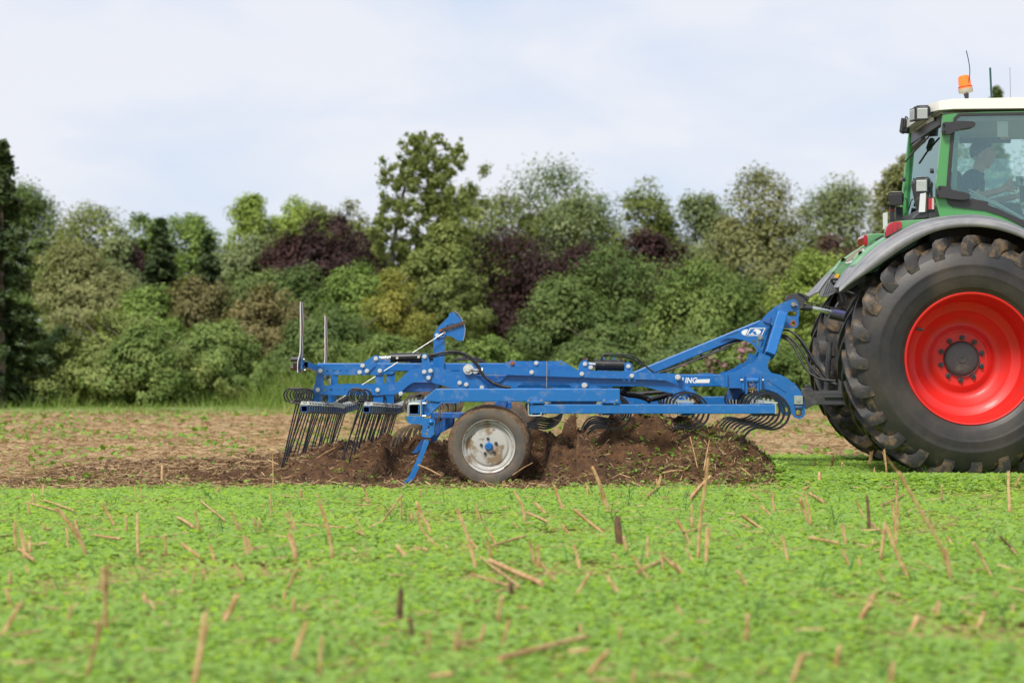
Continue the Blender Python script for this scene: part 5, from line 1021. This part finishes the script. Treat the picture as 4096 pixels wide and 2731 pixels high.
# marker boards and reflectors beside the lower lamps
for y, dx in ((-.74, 0), (.66, -.02)):
    e = lambda p0, p1, yy, t: (lambda vf: ([v + Vector((0, 0, 0)) for v in vf[0]], vf[1]))(pbox(p0, p1, yy, t))
    if y < 0:
        mk('marker_board', plate(Q('U', (500, 288), (590, 272), (575, 565), (478, 570)), -.76, .004), mat('marker_white', (.62, .63, .64), .5), tra); mk('marker_back', plate(Q('U', (590, 285), (612, 300), (600, 545), (576, 560)), -.755, .01), RUST, tra)
        mk('reflector_frame', pbox(*Q('U', (612, 338), (722, 550)), -.775, .035), BLACK, tra, bev=.006); mk('reflector', pbox(*Q('U', (628, 355), (672, 525)), -.779, .005), REDL, tra); mk('reflector', pbox(*Q('U', (678, 355), (712, 525)), -.779, .005), mat('reflector_pink', (.62, .42, .36), .35), tra)
        mk('lamp_post', pbox(*Q('U', (545, 170), (690, 185)), -.74, .03), BLACK, tra); mk('lamp_post', pbox(*Q('U', (655, 180), (692, 340)), -.735, .02), BLACK, tra)
        mk('lamp_cable', tube(smoothpath([W(Q('U', q), -.74) for q in ((500, 340), (440, 380), (425, 430), (460, 468), (520, 465))], 2), .004, 6), RUBH, tra); mk('lamp_cable', tube(smoothpath([W(Q('U', q), -.72) for q in ((720, 515), (780, 540), (760, 575), (660, 610), (630, 650))], 2), .004, 6), RUBH, tra)
        mk('lamp_foot', plate(chaikin(Q('U', (470, 575), (700, 540), (830, 470), (830, 500), (780, 600), (620, 655), (400, 680), (420, 620)), 1), -.74, .12), DPLAS, tra, bev=.01)
    else:
        mk('marker_board', plate([(a, b) for a, b in Q('V', (1178, 10), (1255, -5), (1255, 270), (1180, 278))], .62, .004), bpy.data.materials['marker_white'], tra); mk('lamp_post', pbox(*Q('U', (40, 480), (110, 720)), .62, .05), DPLAS, tra); mk('lamp_post', pbox(*Q('U', (130, 490), (235, 680)), .64, .05), DPLAS, tra)
        mk('reflector', pbox(*Q('U', (42, 528), (95, 545)), .615, .01), REDL, tra); mk('lamp_cable', tube(smoothpath([W(Q('U', q), .60) for q in ((270, 360), (300, 380), (300, 480), (325, 600))], 2), .006, 6), RUBH, tra)
        mk('lamp_foot', plate(chaikin(Q('U', (0, 760), (100, 690), (370, 590), (370, 680), (60, 700)), 1), .60, .1), DPLAS, tra)
# --- beacon and aerials on the roof
yb = -.45; bc = W(Q('X', (535, 1150)), yb); M = Matrix.Translation(bc) @ Matrix.Rotation(R(-8), 4, 'Y')
def lathe_z(prof, n=28):
    V, F = [], []; m = len(prof)
    for i in range(n): V += [M @ Vector((r * math.cos(6.28318 * i / n), r * math.sin(6.28318 * i / n), z)) for r, z in prof]
    for i in range(n):
        for j in range(m - 1): F.append((i * m + j, i * m + j + 1, ((i + 1) % n) * m + j + 1, ((i + 1) % n) * m + j))
    return V, F
be = mk('beacon', lathe_z([(.0, -.04), (.02, -.04), (.025, -.045), (.030, -.038), (.062, -.036), (.066, -.03), (.066, -.002), (.063, .0)]), mat('beacon_base', (.42, .38, .28), .6), tra, smooth=35)
mk('beacon_lens', lathe_z([(.064, 0), (.064, .02), (.060, .022), (.059, .03), (.056, .09), (.050, .115), (.03, .126), (0, .13)]), ORNG, be, smooth=35)
mk('beacon_stem', tube([M @ Vector((0, 0, -.09)), M @ Vector((0, 0, -.04))], [.018, .026], 12), GUN, be); mk('beacon_band', lathe_z([(.0645, .012), (.066, .016), (.0645, .021)]), REDL, be)
def aerial(pts, r, y, m=DPLAS): return mk('aerial', tube(smoothpath([W(Q('X', q), y) for q in pts], 2), r, 8), m, tra, smooth=60)
aerial(((555, 155), (600, 330), (640, 540), (652, 720), (628, 930), (590, 1160), (560, 1300), (545, 1400)), .0042, -.50); aerial(((1180, 600), (1195, 950), (1215, 1370)), .0095, -.3, mat('aerial_green', (.02, .07, .06), .4)); aerial(((1695, 590), (1703, 950), (1711, 1380)), .0018, -.3)
# --- hitch: top link and lower links
hook = chaikin(Q('G', (1225, 232), (1232, 165), (1270, 122), (1330, 104), (1400, 105), (1440, 85), (1530, 110), (1622, 160), (1618, 180), (1590, 218), (1545, 255), (1525, 300), (1530, 345), (1440, 352), (1400, 330)), 1)
mk('top_link_hook', plate(hook, -.045, .09), GUN, tra, bev=.006); mk('hook_latch', plate(chaikin(Q('G', (1415, 95), (1450, 78), (1620, 150), (1622, 185), (1595, 215), (1560, 190), (1500, 130)), 1), -.06, .03), DPLAS, tra, bev=.004)
mk('top_link_neck', tube([W(Q('G', (1470, 320)), 0), W(Q('G', (1670, 345)), 0)], [.034, .028], 14), GUN, tra, smooth=40); mk('top_link_rod', cyl(W(Q('G', (1660, 343)), 0), W(Q('G', (1975, 412)), 0), .021, 16), CHROME, tra, smooth=40)
tl = mk('top_link_cylinder', tube([W(Q('G', (1958, 430)), 0), W(Q('G', (2420, 540)), 0)], .050, 20), GUN, tra, smooth=40); mk('blue_band', tube([W(Q('G', (2010, 405)), -.02), W(Q('G', (2200, 448)), -.02)], .030, 14), mat('blue_band', (.07, .07, .20), .4), tl)
mk('link_cord', tube(smoothpath([W(Q('G', q), -.03) for q in ((1560, 255), (1640, 258), (1780, 285), (1950, 330), (2100, 350))], 1), .006, 6), RUBH, tra); mk('coupler', tube([W(Q('G', (2060, 330)), -.02), W(Q('G', (2110, 250)), -.02)], .012, 8), GUN, tra)
for s in (-1, 1):
    mir = lambda vf: ([Vector((v.x, v.y if s < 0 else -v.y - .02, v.z)) for v in vf[0]], vf[1])
    mk('lower_link', mir(pbox(Q('H', (1585, 412)), Q('H', (2300, 588)), -.50, .07)), GUN, tra, bev=.006); mk('link_rail', mir(pbox(Q('H', (1735, 458)), Q('H', (2300, 490)), -.52, .03)), GUN, tra, bev=.003); mk('link_rail', mir(pbox(Q('H', (1735, 552)), Q('H', (2300, 588)), -.52, .03)), GUN, tra, bev=.003)
    mk('link_hook', mir(plate(chaikin(Q('H', (1415, 420), (1425, 365), (1480, 352), (1560, 348), (1582, 380), (1592, 480), (1592, 595), (1545, 612), (1465, 662), (1462, 520)), 1), -.50, .08)), GUN, tra, bev=.006)
    mk('hook_catch', mir(plate(chaikin(Q('H', (1468, 352), (1475, 320), (1500, 305), (1535, 305), (1558, 330), (1560, 352)), 1), -.50, .06)), DPLAS, tra, bev=.004); mk('lift_rod', mir(cyl(W(Q('H', (1960, 440)), -.47), W(Q('H', (2010, -300)), -.47), .028, 12)), GUN, tra)
for i, (pa) in enumerate((((300, 1130), (330, 1110), (420, 1115), (540, 1130)), ((310, 1135), (360, 1200), (430, 1290), (470, 1370), (510, 1500)), ((380, 1180), (450, 1250), (520, 1330), (570, 1470)), ((520, 1300), (600, 1330), (700, 1365)))):
    mk('tractor_hose', tube(smoothpath([W(Q('V', q), .1 + i * .05) for q in pa], 2), .013, 8), RUBH, tra, smooth=60)
# --- cab inside: seat, wheel, screen, sheet of paper, pale rods
mk('seat', joinvf(box(3.44, 3.94, -.27, .27, 2.10, 2.22)), DPLAS, tra, bev=.04); mk('seat_back', ([v for v in beam((3.52, 0, 2.18), (3.39, 0, 2.82), .48, .12, up=Vector((0, 1, 0)))[0]], beam((0, 0, 0), (0, 0, 1), 1, 1, up=Vector((0, 1, 0)))[1]), DPLAS, tra, bev=.04)
mk('seat_column', box(3.54, 3.79, -.2, .2, 1.62, 2.1), DPLAS, tra); mk('steering_column', tube([(4.54, 0, 1.62), (4.37, 0, 2.42)], [.07, .05], 10), DPLAS, tra)
sw = [Vector((4.35, 0, 2.45)) + Vector((.19 * math.sin(.5) * math.cos(t) * 0 + .19 * math.cos(t) * .87, .19 * math.sin(t), .19 * math.cos(t) * .5)) for t in np.linspace(0, 2 * math.pi, 25)]; mk('steering_wheel', tube(sw, .015, 8), DPLAS, tra)
mk('monitor', pbox(Q('T', (1110, 765)), Q('T', (1890, 850)), .35, .04), DPLAS, tra, bev=.006); mk('paper_sheet', pbox(Q('T', (1680, 515)), Q('T', (1846, 757)), -.70, .003), mat('paper', (.80, .80, .76), .7), tra); mk('orange_tab', pbox(Q('T', (1730, 768)), Q('T', (1865, 790)), -.70, .01), mat('orange_tab', (.7, .2, .04), .5), tra)
ROD = mat('pale_rod', (.62, .80, .72), .4)
for a, b in (((1245, 222), (1950, 600)), ((1255, 272), (1930, 590)), ((1270, 320), (1640, 500)), ((1580, 385), (2060, 670)), ((1620, 395), (2088, 665))): mk('pale_rod', cyl(W(Q('U', a), -.68), W(Q('U', b), -.68), .008, 8), ROD, tra)
mk('control_arm', tube([W(Q('U', (2080, 420)), -.3), W(Q('U', (2050, 150)), -.3), W(Q('U', (2040, 60)), -.3)], [.03, .02, .03], 8), DPLAS, tra); mk('terminal', pbox(Q('U', (1975, 20)), Q('U', (2085, 170)), -.32, .03), mat('terminal_grey', (.28, .36, .34), .4), tra, bev=.006)
# ------------------------------------------------------------------ the driver
SKIN = mat('skin', (.58, .36, .26), .5); SHIRT = mat('navy_shirt', (.014, .020, .042), .85); HAIR = mat('brown_hair', (.040, .027, .017), .75); JEANS = mat('dark_trousers', (.03, .035, .05), .85)
def ell(c, r, n=14):
    V, F = [], []
    for i in range(n + 1):
        ph = math.pi * i / n
        for j in range(n): t = 2 * math.pi * j / n; V.append(Vector(c) + Vector((r[0] * math.sin(ph) * math.cos(t), r[1] * math.sin(ph) * math.sin(t), r[2] * math.cos(ph))))
    for i in range(n):
        for j in range(n): F.append((i * n + j, i * n + (j + 1) % n, (i + 1) * n + (j + 1) % n, (i + 1) * n + j))
    return V, F
def limb(pts, rr):                              # tapered limb with rounded ends
    P = [Vector(p) for p in pts]; a = (P[0] - P[1]).normalized(); b = (P[-1] - P[-2]).normalized()
    return tube([P[0] + a * rr[0] * .8, P[0] + a * rr[0] * .45] + P + [P[-1] + b * rr[-1] * .45, P[-1] + b * rr[-1] * .8], [rr[0] * .35, rr[0] * .85] + list(rr) + [rr[-1] * .85, rr[-1] * .35], 12)
def remeshed(name, parts, m, parent, vox, it=3):
    o = mk(name, joinvf(*parts), m, parent); r = o.modifiers.new('remesh', 'REMESH'); r.mode = 'VOXEL'; r.voxel_size = vox; r.use_smooth_shade = True
    q = o.modifiers.new('smooth', 'SMOOTH'); q.factor = .5; q.iterations = it; return o
per = thing('person', W(Q('U', (1230, 560)), 0), 'person in a navy T-shirt sitting at the wheel inside the tractor cab', 'person')
wt = lambda k, q, y: W(Q(k, q), y)
sk = [ell(wt('T', (1440, 985), 0), (.100, .078, .108)), ell(wt('T', (1495, 1105), 0), (.074, .062, .085)), ell(wt('T', (1530, 1200), 0), (.032, .034, .026)), ell(wt('T', (1632, 1065), 0), (.022, .013, .026)), ell(wt('T', (1612, 1020), 0), (.016, .012, .035)),
      ell(wt('T', (1590, 965), 0), (.025, .055, .012)), ell(wt('T', (1598, 1140), 0), (.014, .026, .007)), ell(wt('T', (1600, 1160), 0), (.013, .024, .007)), limb([wt('T', (1420, 1160), 0), wt('T', (1370, 1340), 0)], [.056, .062])]
sk += [ell(wt('T', (1415, 1045), s * .078), (.020, .012, .033)) for s in (-1, 1)]
tor = [ell(wt('T', (1300, 1490), 0), (.115, .175, .15)), ell(wt('U', (1225, 330), 0), (.118, .165, .22)), limb([wt('T', (1320, 1390), -.15), wt('T', (1320, 1390), .15)], [.062, .062])]
sl = [limb([wt('T', (1290, 1440), -.19), wt('U', (1330, 210), -.245)], [.066, .058]), limb([wt('T', (1310, 1440), .19), wt('U', (1400, 260), .24)], [.066, .058])]
leg = [limb([wt('U', (1240, 560), s * .10), wt('U', (1240, 560), s * .13) + Vector((.44, 0, .02)), wt('U', (1240, 560), s * .14) + Vector((.56, 0, -.34))], [.095, .075, .055]) for s in (-1, 1)]
el, wr, pm = wt('U', (1400, 335), -.27), wt('U', (1745, 232), -.245), wt('U', (1830, 188), -.24)
hand = [ell(pm, (.044, .020, .044)), limb([wr, pm], [.028, .030])]
for q0, q1, q2, q3 in (((1850, 112), (1910, 108), (1960, 118), (1975, 150)), ((1860, 155), (1925, 150), (1975, 160), (1985, 190)), ((1860, 198), (1920, 200), (1968, 208), (1975, 232)), ((1850, 240), (1900, 248), (1935, 252), (1940, 268))):
    hand.append(limb([wt('U', q0, -.245), wt('U', q1, -.262), wt('U', q2, -.255), wt('U', q3, -.235)], [.0115, .011, .010, .0085]))
hand.append(limb([wt('U', (1800, 150), -.235), wt('U', (1850, 105), -.245), wt('U', (1890, 70), -.245), wt('U', (1926, 34), -.24)], [.015, .013, .0115, .009]))
el2, wr2 = wt('U', (1500, 430), .26), wt('U', (1960, 330), .16)
arm2 = [limb([wt('T', (1310, 1440), .19), el2, wr2], [.05, .042, .028]), ell(wr2 + Vector((.05, 0, .01)), (.045, .022, .035))] + [limb([wr2 + Vector((.07, -.012 + .008 * i, .03 - .02 * i)), wr2 + Vector((.10, -.02 + .006 * i, .025 - .02 * i)), wr2 + Vector((.09, -.035, .01 - .018 * i))], [.011, .010, .009]) for i in range(4)]
inner = [([Vector(c_) for c_ in v], f) for v, f in tor]
remeshed('body', sk + [ell(wt('T', (1300, 1490), 0), (.10, .16, .14)), ell(wt('U', (1225, 330), 0), (.10, .15, .2)), ell(wt('U', (1240, 560), 0), (.12, .15, .10)), limb([wt('T', (1320, 1390), -.15), wt('T', (1320, 1390), .15)], [.05, .05]), limb([wt('T', (1290, 1440), -.19), el, wr], [.052, .046, .030])] + hand + arm2, SKIN, per, .0065, 2)
remeshed('shirt', tor + sl + [ell(wt('T', (1375, 1335), 0), (.07, .075, .03))], SHIRT, per, .011, 4)
remeshed('trousers', leg + [ell(wt('U', (1240, 560), 0), (.14, .175, .12))], JEANS, per, .014, 4)
V, F = ell(wt('T', (1430, 975), 0), (.110, .087, .118), 22); hc = wt('T', (1430, 975), 0)
F = [f for f in F if all((V[i].z - hc.z) > .62 * (V[i].x - hc.x) - .025 for i in f)]
mk('hair', (V, F), HAIR, per, smooth=80)
# ------------------------------------------------------------------ stubble stalks and stalks lying in the seedlings
STALK = mat('stubble_stalk', (.38, .205, .085), .75, c2=(.56, .37, .18), scale=22, lo=.42, hi=.6, c3=(.13, .065, .03), s3=40, lo3=.58, hi3=.68)
STALKD = mat('dark_stubble_stalk', (.16, .085, .042), .8, c2=(.09, .05, .028), scale=24, lo=.45, hi=.6)
ST = {'L': [(110,655,97,485,14),(165,725,140,545,22),(205,690,200,610,20),(580,705,545,600,395,400,22),(548,585,505,480,20),(465,605,445,520,15),(770,510,690,370,15),(932,710,925,435,18),(855,550,845,445,13),(1120,705,1110,570,16),(1340,715,1225,632,20),(1440,735,1410,640,18),(1340,545,1310,412,15),(1605,535,1565,430,16),(205,440,180,350,11),(235,360,215,300,13),(720,1200,705,800,24),(690,960,685,800,16),(575,1530,650,1300,665,1155,24),(10,1250,135,1035,24),(65,1040,40,940,20),(70,900,70,820,20),(300,1010,300,910,11),(455,1160,475,1045,16),(980,1025,965,960,26),(1300,1560,1375,1110,32),(1495,1160,1590,970,34),(1910,1020,1915,950,20),(1965,1095,1975,1005,22),(1920,940,2000,795,15),(1970,1430,2055,1170,26),(2150,1500,2165,1255,24),(1980,730,1945,570,32),(2235,720,2210,540,2145,350,17),(1990,540,1945,415,16),(1970,535,1915,425,12),(1670,715,1645,585,18),(1690,670,1665,600,18),(1300,905,1305,820,16),(1365,860,1368,815,14),(1635,885,1575,770,16),(2095,820,2070,740,13),(1745,530,1740,460,13),(1720,520,1705,460,17),(920,330,905,250,9),(960,330,938,215,7),(290,300,290,240,11),(310,550,290,495,17),(465,660,445,600,11),(200,840,170,780,14),(1465,295,1463,255,14),(2025,330,2020,270,16),(1825,460,1820,290,8),(1090,230,1090,105,13),(1835,250,1832,30,7)],
 'M': [(130,360,90,240,14),(210,490,345,305,11),(348,480,345,310,9),(470,325,472,275,14),(520,510,450,360,19),(545,555,520,490,16),(605,660,480,540,448,420,14),(845,800,800,600,720,400,20),(860,670,815,610,13),(880,475,845,380,14),(415,480,415,430,16),(985,640,915,520,14),(1175,490,1165,390,1108,285,16),(1310,430,1245,355,20),(1140,545,1098,492,11),(1430,400,1375,245,19),(1480,575,1425,500,13),(1680,540,1505,400,18),(1740,415,1660,180,1630,120,17),(1870,690,1840,590,18),(1270,800,1262,645,20),(1245,780,1210,625,20),(1385,890,1275,750,14),(950,730,920,600,16),(1085,980,1080,900,28),(1545,810,1505,640,17),(1520,970,1615,820,20),(1800,965,1735,855,24),(1815,755,1770,705,18),(2000,735,1998,590,13),(2280,625,2205,480,20),(2300,520,2295,375,13),(2240,840,2110,720,22),(2000,855,1900,710,14),(2105,810,2095,695,13),(2225,1110,2195,1045,18),(415,1250,408,1130,24),(370,725,315,645,22),(525,1360,535,1215,14),(735,1330,738,1175,18),(715,1345,705,1250,22),(870,1280,905,1175,20),(990,1150,1020,990,25),(1030,1285,1065,1150,20),(1600,1500,1740,1340,28),(1550,1240,1545,1170,16),(1815,1270,1815,1190,15),(90,550,30,450,9),(2060,250,2090,175,20),(1595,300,1595,245,15),(1905,1540,1910,1490,26)],
 'N': [(95,625,15,480,20),(115,520,112,380,12),(215,765,218,530,22),(110,320,235,180,20),(120,760,70,660,14),(205,190,140,10,11),(640,440,580,375,15),(675,420,655,290,15),(590,535,455,440,20),(585,340,525,295,11),(895,490,845,325,20),(915,505,880,300,13),(960,250,975,155,19),(1035,135,1065,55,17),(1115,150,1125,90,14),(935,135,945,85,12),(1305,120,1325,10,22),(1430,220,1410,0,11),(1330,230,1345,120,10),(1305,545,1295,320,20),(1285,475,1220,345,11),(1505,535,1490,215,16),(1490,635,1465,355,16),(1385,735,1415,490,18),(1575,855,1490,690,1430,520,19),(1860,865,1825,660,18),(2130,850,2015,630,19),(2295,690,2190,580,13),(1185,790,1130,685,19),(1240,790,1238,735,18),(1160,635,1130,505,23),(765,745,725,575,17),(740,690,650,610,9),(480,915,420,810,17),(475,1280,490,1120,28),(1260,1140,1310,1030,34),(1310,1050,1330,980,34),(1760,1110,1775,1030,27),(2030,1195,2085,1090,22),(1600,1180,1630,1125,32),(790,1560,855,1375,27),(1095,1415,1110,1325,29),(1450,1560,1470,1440,26),(35,1110,15,1045,19),(55,845,5,765,23),(1420,895,1375,825,17),(2190,195,2290,30,14),(2255,420,2245,150,17),(2270,270,2325,175,12),(1790,345,1795,240,12),(1610,215,1650,165,14),(2050,185,2040,125,12),(1820,240,1840,195,18),(1865,640,1840,590,15),(2160,1010,2155,950,17)]}
LY = {'L': [(225,735,125,660,15),(1300,515,1195,450,17),(495,405,300,335,9),(390,410,185,350,9),(2340,520,2030,500,7),(1510,470,1350,340,9),(810,595,640,570,16),(1400,580,1450,560,9)],
 'M': [(1180,575,960,640,12),(1330,480,1185,415,14),(1135,915,870,715,14),(1060,905,815,830,16),(1930,815,2105,735,17),(1600,1340,1470,1350,22),(690,1500,540,1515,24),(95,565,35,540,11),(520,670,430,645,9),(2080,240,1990,310,11),(2290,320,2352,250,20),(620,165,480,90,26),(1130,920,990,945,16),(1195,1060,1140,1050,14)],
 'N': [(1000,345,905,290,17),(935,225,870,265,14),(1100,625,910,590,16),(1390,370,1545,300,11),(1730,790,1615,740,7),(1385,545,1320,490,17),(560,180,430,115,16),(215,495,85,550,9),(500,515,430,485,9),(2295,690,2185,575,8)]}
def ground_depth(py, lift): return (CAMZ - lift) * FPX / max(py - CY, 60)
def stalk(k, rec, label, group=None, m=None, lie=False, name='stubble_stalk'):
    w = rec[-1]; pts = [Q(k, (rec[i], rec[i + 1])) for i in range(0, len(rec) - 1, 2)]
    d = ground_depth(pts[0][1], .03); y0 = CAMY + d
    r = w / CROP[k][2] / FPX * d / 2 * 1.25
    if lie:
        P = []
        for p in pts: dd = ground_depth(p[1], .055); P.append(W(p, CAMY + dd))
    else:
        ln = random.uniform(-.25, .25); P = []
        for i, p in enumerate(pts):
            q = W(p, y0); h = q.z; P.append(q)
        top = P[-1].z - P[0].z
        P = [W(p, y0 + ln * (P[i].z - P[0].z)) for i, p in enumerate(pts)]
        P[0] = P[0] + (P[0] - P[1]).normalized() * .035
    base = P[0].copy(); base.z = 0
    if len(P) == 2: mid = P[0].lerp(P[1], random.uniform(.4, .6)) + Vector((random.uniform(-1, 1), random.uniform(-1, 1), 0)) * r * .7; P = [P[0], mid, P[1]]
    P = smoothpath(P, 1); n = len(P); sec = [(math.cos(a) * random.uniform(.78, 1.15), math.sin(a) * random.uniform(.78, 1.15)) for a in [i * math.pi / 4 for i in range(8)]]
    V, F = tube(P, [r * (1.08 - .2 * i / (n - 1)) * random.uniform(.9, 1.1) for i in range(n)], sec=sec)
    ax = (P[-1] - P[-2]).normalized()
    for j in range(8): V[(n - 1) * 8 + j] += ax * r * random.uniform(-.9, 1.6)      # broken, splintered end
    if random.random() < .6:                    # a split sliver peeling off the stalk
        k0 = random.randint(0, max(0, n - 3)); sd = Vector((random.uniform(-1, 1), random.uniform(-.6, .6), random.uniform(-.2, .2))); L_ = (P[-1] - P[0]).length * random.uniform(.25, .55)
        q0 = P[k0] + sd.normalized() * r * .7; q1 = q0 + ax * L_ * .6 + sd * r * .6; q2 = q0 + ax * L_ + sd * r * random.uniform(1.0, 3.2)
        V, F = joinvf((V, F), tube([q0, q1, q2], [r * .5, r * .42, r * .15], 5))
    if random.random() < .4:
        q0 = P[-1] - ax * r * 2; V, F = joinvf((V, F), tube([q0, q0 + ax * r * random.uniform(3, 6) + Vector((random.uniform(-1, 1), 0, 0)) * r], [r * .45, r * .12], 5))
    o = bpy.data.objects.new(name, mesh_of(name, (V, F), m or STALK, base, 50)); col.objects.link(o); o.location = base
    tag(o, label, 'stalk', group); return o
ORD = lambda n: {1: 'first', 2: 'second', 3: 'third', 4: 'fourth', 5: 'fifth', 6: 'sixth', 7: 'seventh', 8: 'eighth', 9: 'ninth', 10: 'tenth'}.get(n, str(n) + ('th' if 10 < n % 100 < 14 else {1: 'st', 2: 'nd', 3: 'rd'}.get(n % 10, 'th')))
def band_of(py): return 'farthest strip' if py < 2060 else 'middle strip' if py < 2230 else 'nearer strip' if py < 2420 else 'nearest strip'
def place(table, lie):
    rows = {}
    for k in table:
        for rec in table[k]:
            p = Q(k, (rec[0], rec[1])); q = Q(k, (rec[-3], rec[-2])); rows.setdefault(band_of(p[1]), []).append((p[0], k, rec, p, q))
    for bn, lst in rows.items():
        for i, (_, k, rec, p, q) in enumerate(sorted(lst, key=lambda t: t[0])):
            d = ground_depth(p[1], .03); h = math.hypot(p[0] - q[0], p[1] - q[1]) / FPX * d; wd = rec[-1] / CROP[k][2] / FPX * d; tl = (q[0] - p[0]) / max(1, p[1] - q[1])
            a1 = 'thin' if wd < .0095 else 'thick' if wd > .016 else 'dry'; a2 = 'stubby' if h < .07 else 'tall' if h > .16 else 'short'; a3 = 'bent' if len(rec) > 5 else 'upright' if abs(tl) < .15 else 'left leaning' if tl < 0 else 'right leaning'
            if lie: stalk(k, rec, f'{a1} pale stalk lying flat, {ORD(i + 1)} from the left in the {bn} of seedlings', 'dry stalks lying in the seedlings', lie=True, name='fallen_stalk')
            else: stalk(k, rec, f'{a1} {a2} {a3} stubble stalk, {ORD(i + 1)} from the left in the {bn} of seedlings', 'dry stubble stalks standing in the seedlings', m=STALKD if random.random() < .05 else STALK)
place(ST, False); place(LY, True)
stalk('M', (1815, 640, 1805, 540, 1795, 455, 38), 'thick dark splintered stump of stalks standing in the middle of the seedlings', 'dry stubble stalks standing in the seedlings', STALKD)
stalk('M', (335, 1145, 340, 960, 36), 'thick dark brown stub standing alone in the near middle of the seedlings', 'dry stubble stalks standing in the seedlings', STALKD)
stalk('N', (1860, 870, 1800, 650, 1650, 400, 1515, 155, 17), 'longest dry stalk, leaning towards the tractor wheel', 'dry stubble stalks standing in the seedlings')
stalk('N', (155, 735, 170, 450, 205, 240, 222, 55, 17), 'tall pale stalk rising in front of the soil heap', 'dry stubble stalks standing in the seedlings')
stalk('M', (1290, 895, 1100, 812, 940, 740, 28), 'thick split stalk lying across thinner ones in the middle seedlings', 'dry stalks lying in the seedlings', lie=True, name='fallen_stalk')
stalk('M', (1010, 1395, 1300, 1320, 1580, 1250, 32), 'long flat pale stalk lying closest to the camera', 'dry stalks lying in the seedlings', lie=True, name='fallen_stalk')
# stalks standing and lying on the turned soil beside the machine
SOILST = (((1672, 1858), (1765, 1903), -1.95, .012), ((2210, 1675), (2330, 1715), -1.3, .006), ((2555, 1675), (2630, 1712), -1.2, .006), ((2790, 1870), (2760, 1745), -2.1, .007), ((2815, 1880), (2838, 1760), -2.2, .009), ((2050, 1900), (2130, 1850), -2.3, .005), ((2650, 1890), (2740, 1880), -2.3, .006), ((3000, 1900), (2960, 1868), -2.3, .010), ((2870, 1710), (2895, 1668), -1.5, .006), ((1270, 1830), (1340, 1790), -1.5, .006), ((2550, 1730), (2567, 1770), -1.3, .007))
for p0, p1, y, r in SOILST:
    rk = 1 + sum(q[0][0] < p0[0] for q in SOILST)
    a, b = W(p0, y), W(p1, y + .05); bs = a.copy(); bs.z = 0
    V, F = tube([a, a.lerp(b, .5) + Vector((0, 0, .006)), b], [r * .5, r * .62, r * .5], 7); o = bpy.data.objects.new('straw_stalk', mesh_of('straw_stalk', (V, F), STALK, bs, 50)); col.objects.link(o); o.location = bs
    tag(o, f'broken stalk in the turned brown soil, {ORD(rk)} from the left beside the machine', 'stalk', 'stalks in the turned soil')
# crumbs of soil thrown into the air above the machine
fl = [(1450 + a / 4.182, 1200 + b / 4.182, r) for a, b, r in ((987, 686, 5), (755, 735, 2.6), (1750, 735, 4), (1865, 768, 3.4), (1705, 838, 2.4), (1400, 655, 2))] + [(1900 + 1097 / 4.182, 1380 + 178 / 4.182, 3.6), (1950 + 95 / 1.889, 1150 + 397 / 1.889, 4.5), (1950 + 400 / 1.889, 1150 + 514 / 1.889, 3.4), (1300 + 30, 1690, 2), (1370, 1700, 2.5), (1420, 1710, 2)]
P = np.array([W((a, b), random.uniform(-.9, -.1)) for a, b, r in fl]); rr = np.array([r / FPX * 16 for a, b, r in fl])
o = np_mesh('flying_soil', blobs(P, rr), 3, CLOD); tag(o, 'specks of brown soil flung into the air above the machine', 'soil', kind='stuff')
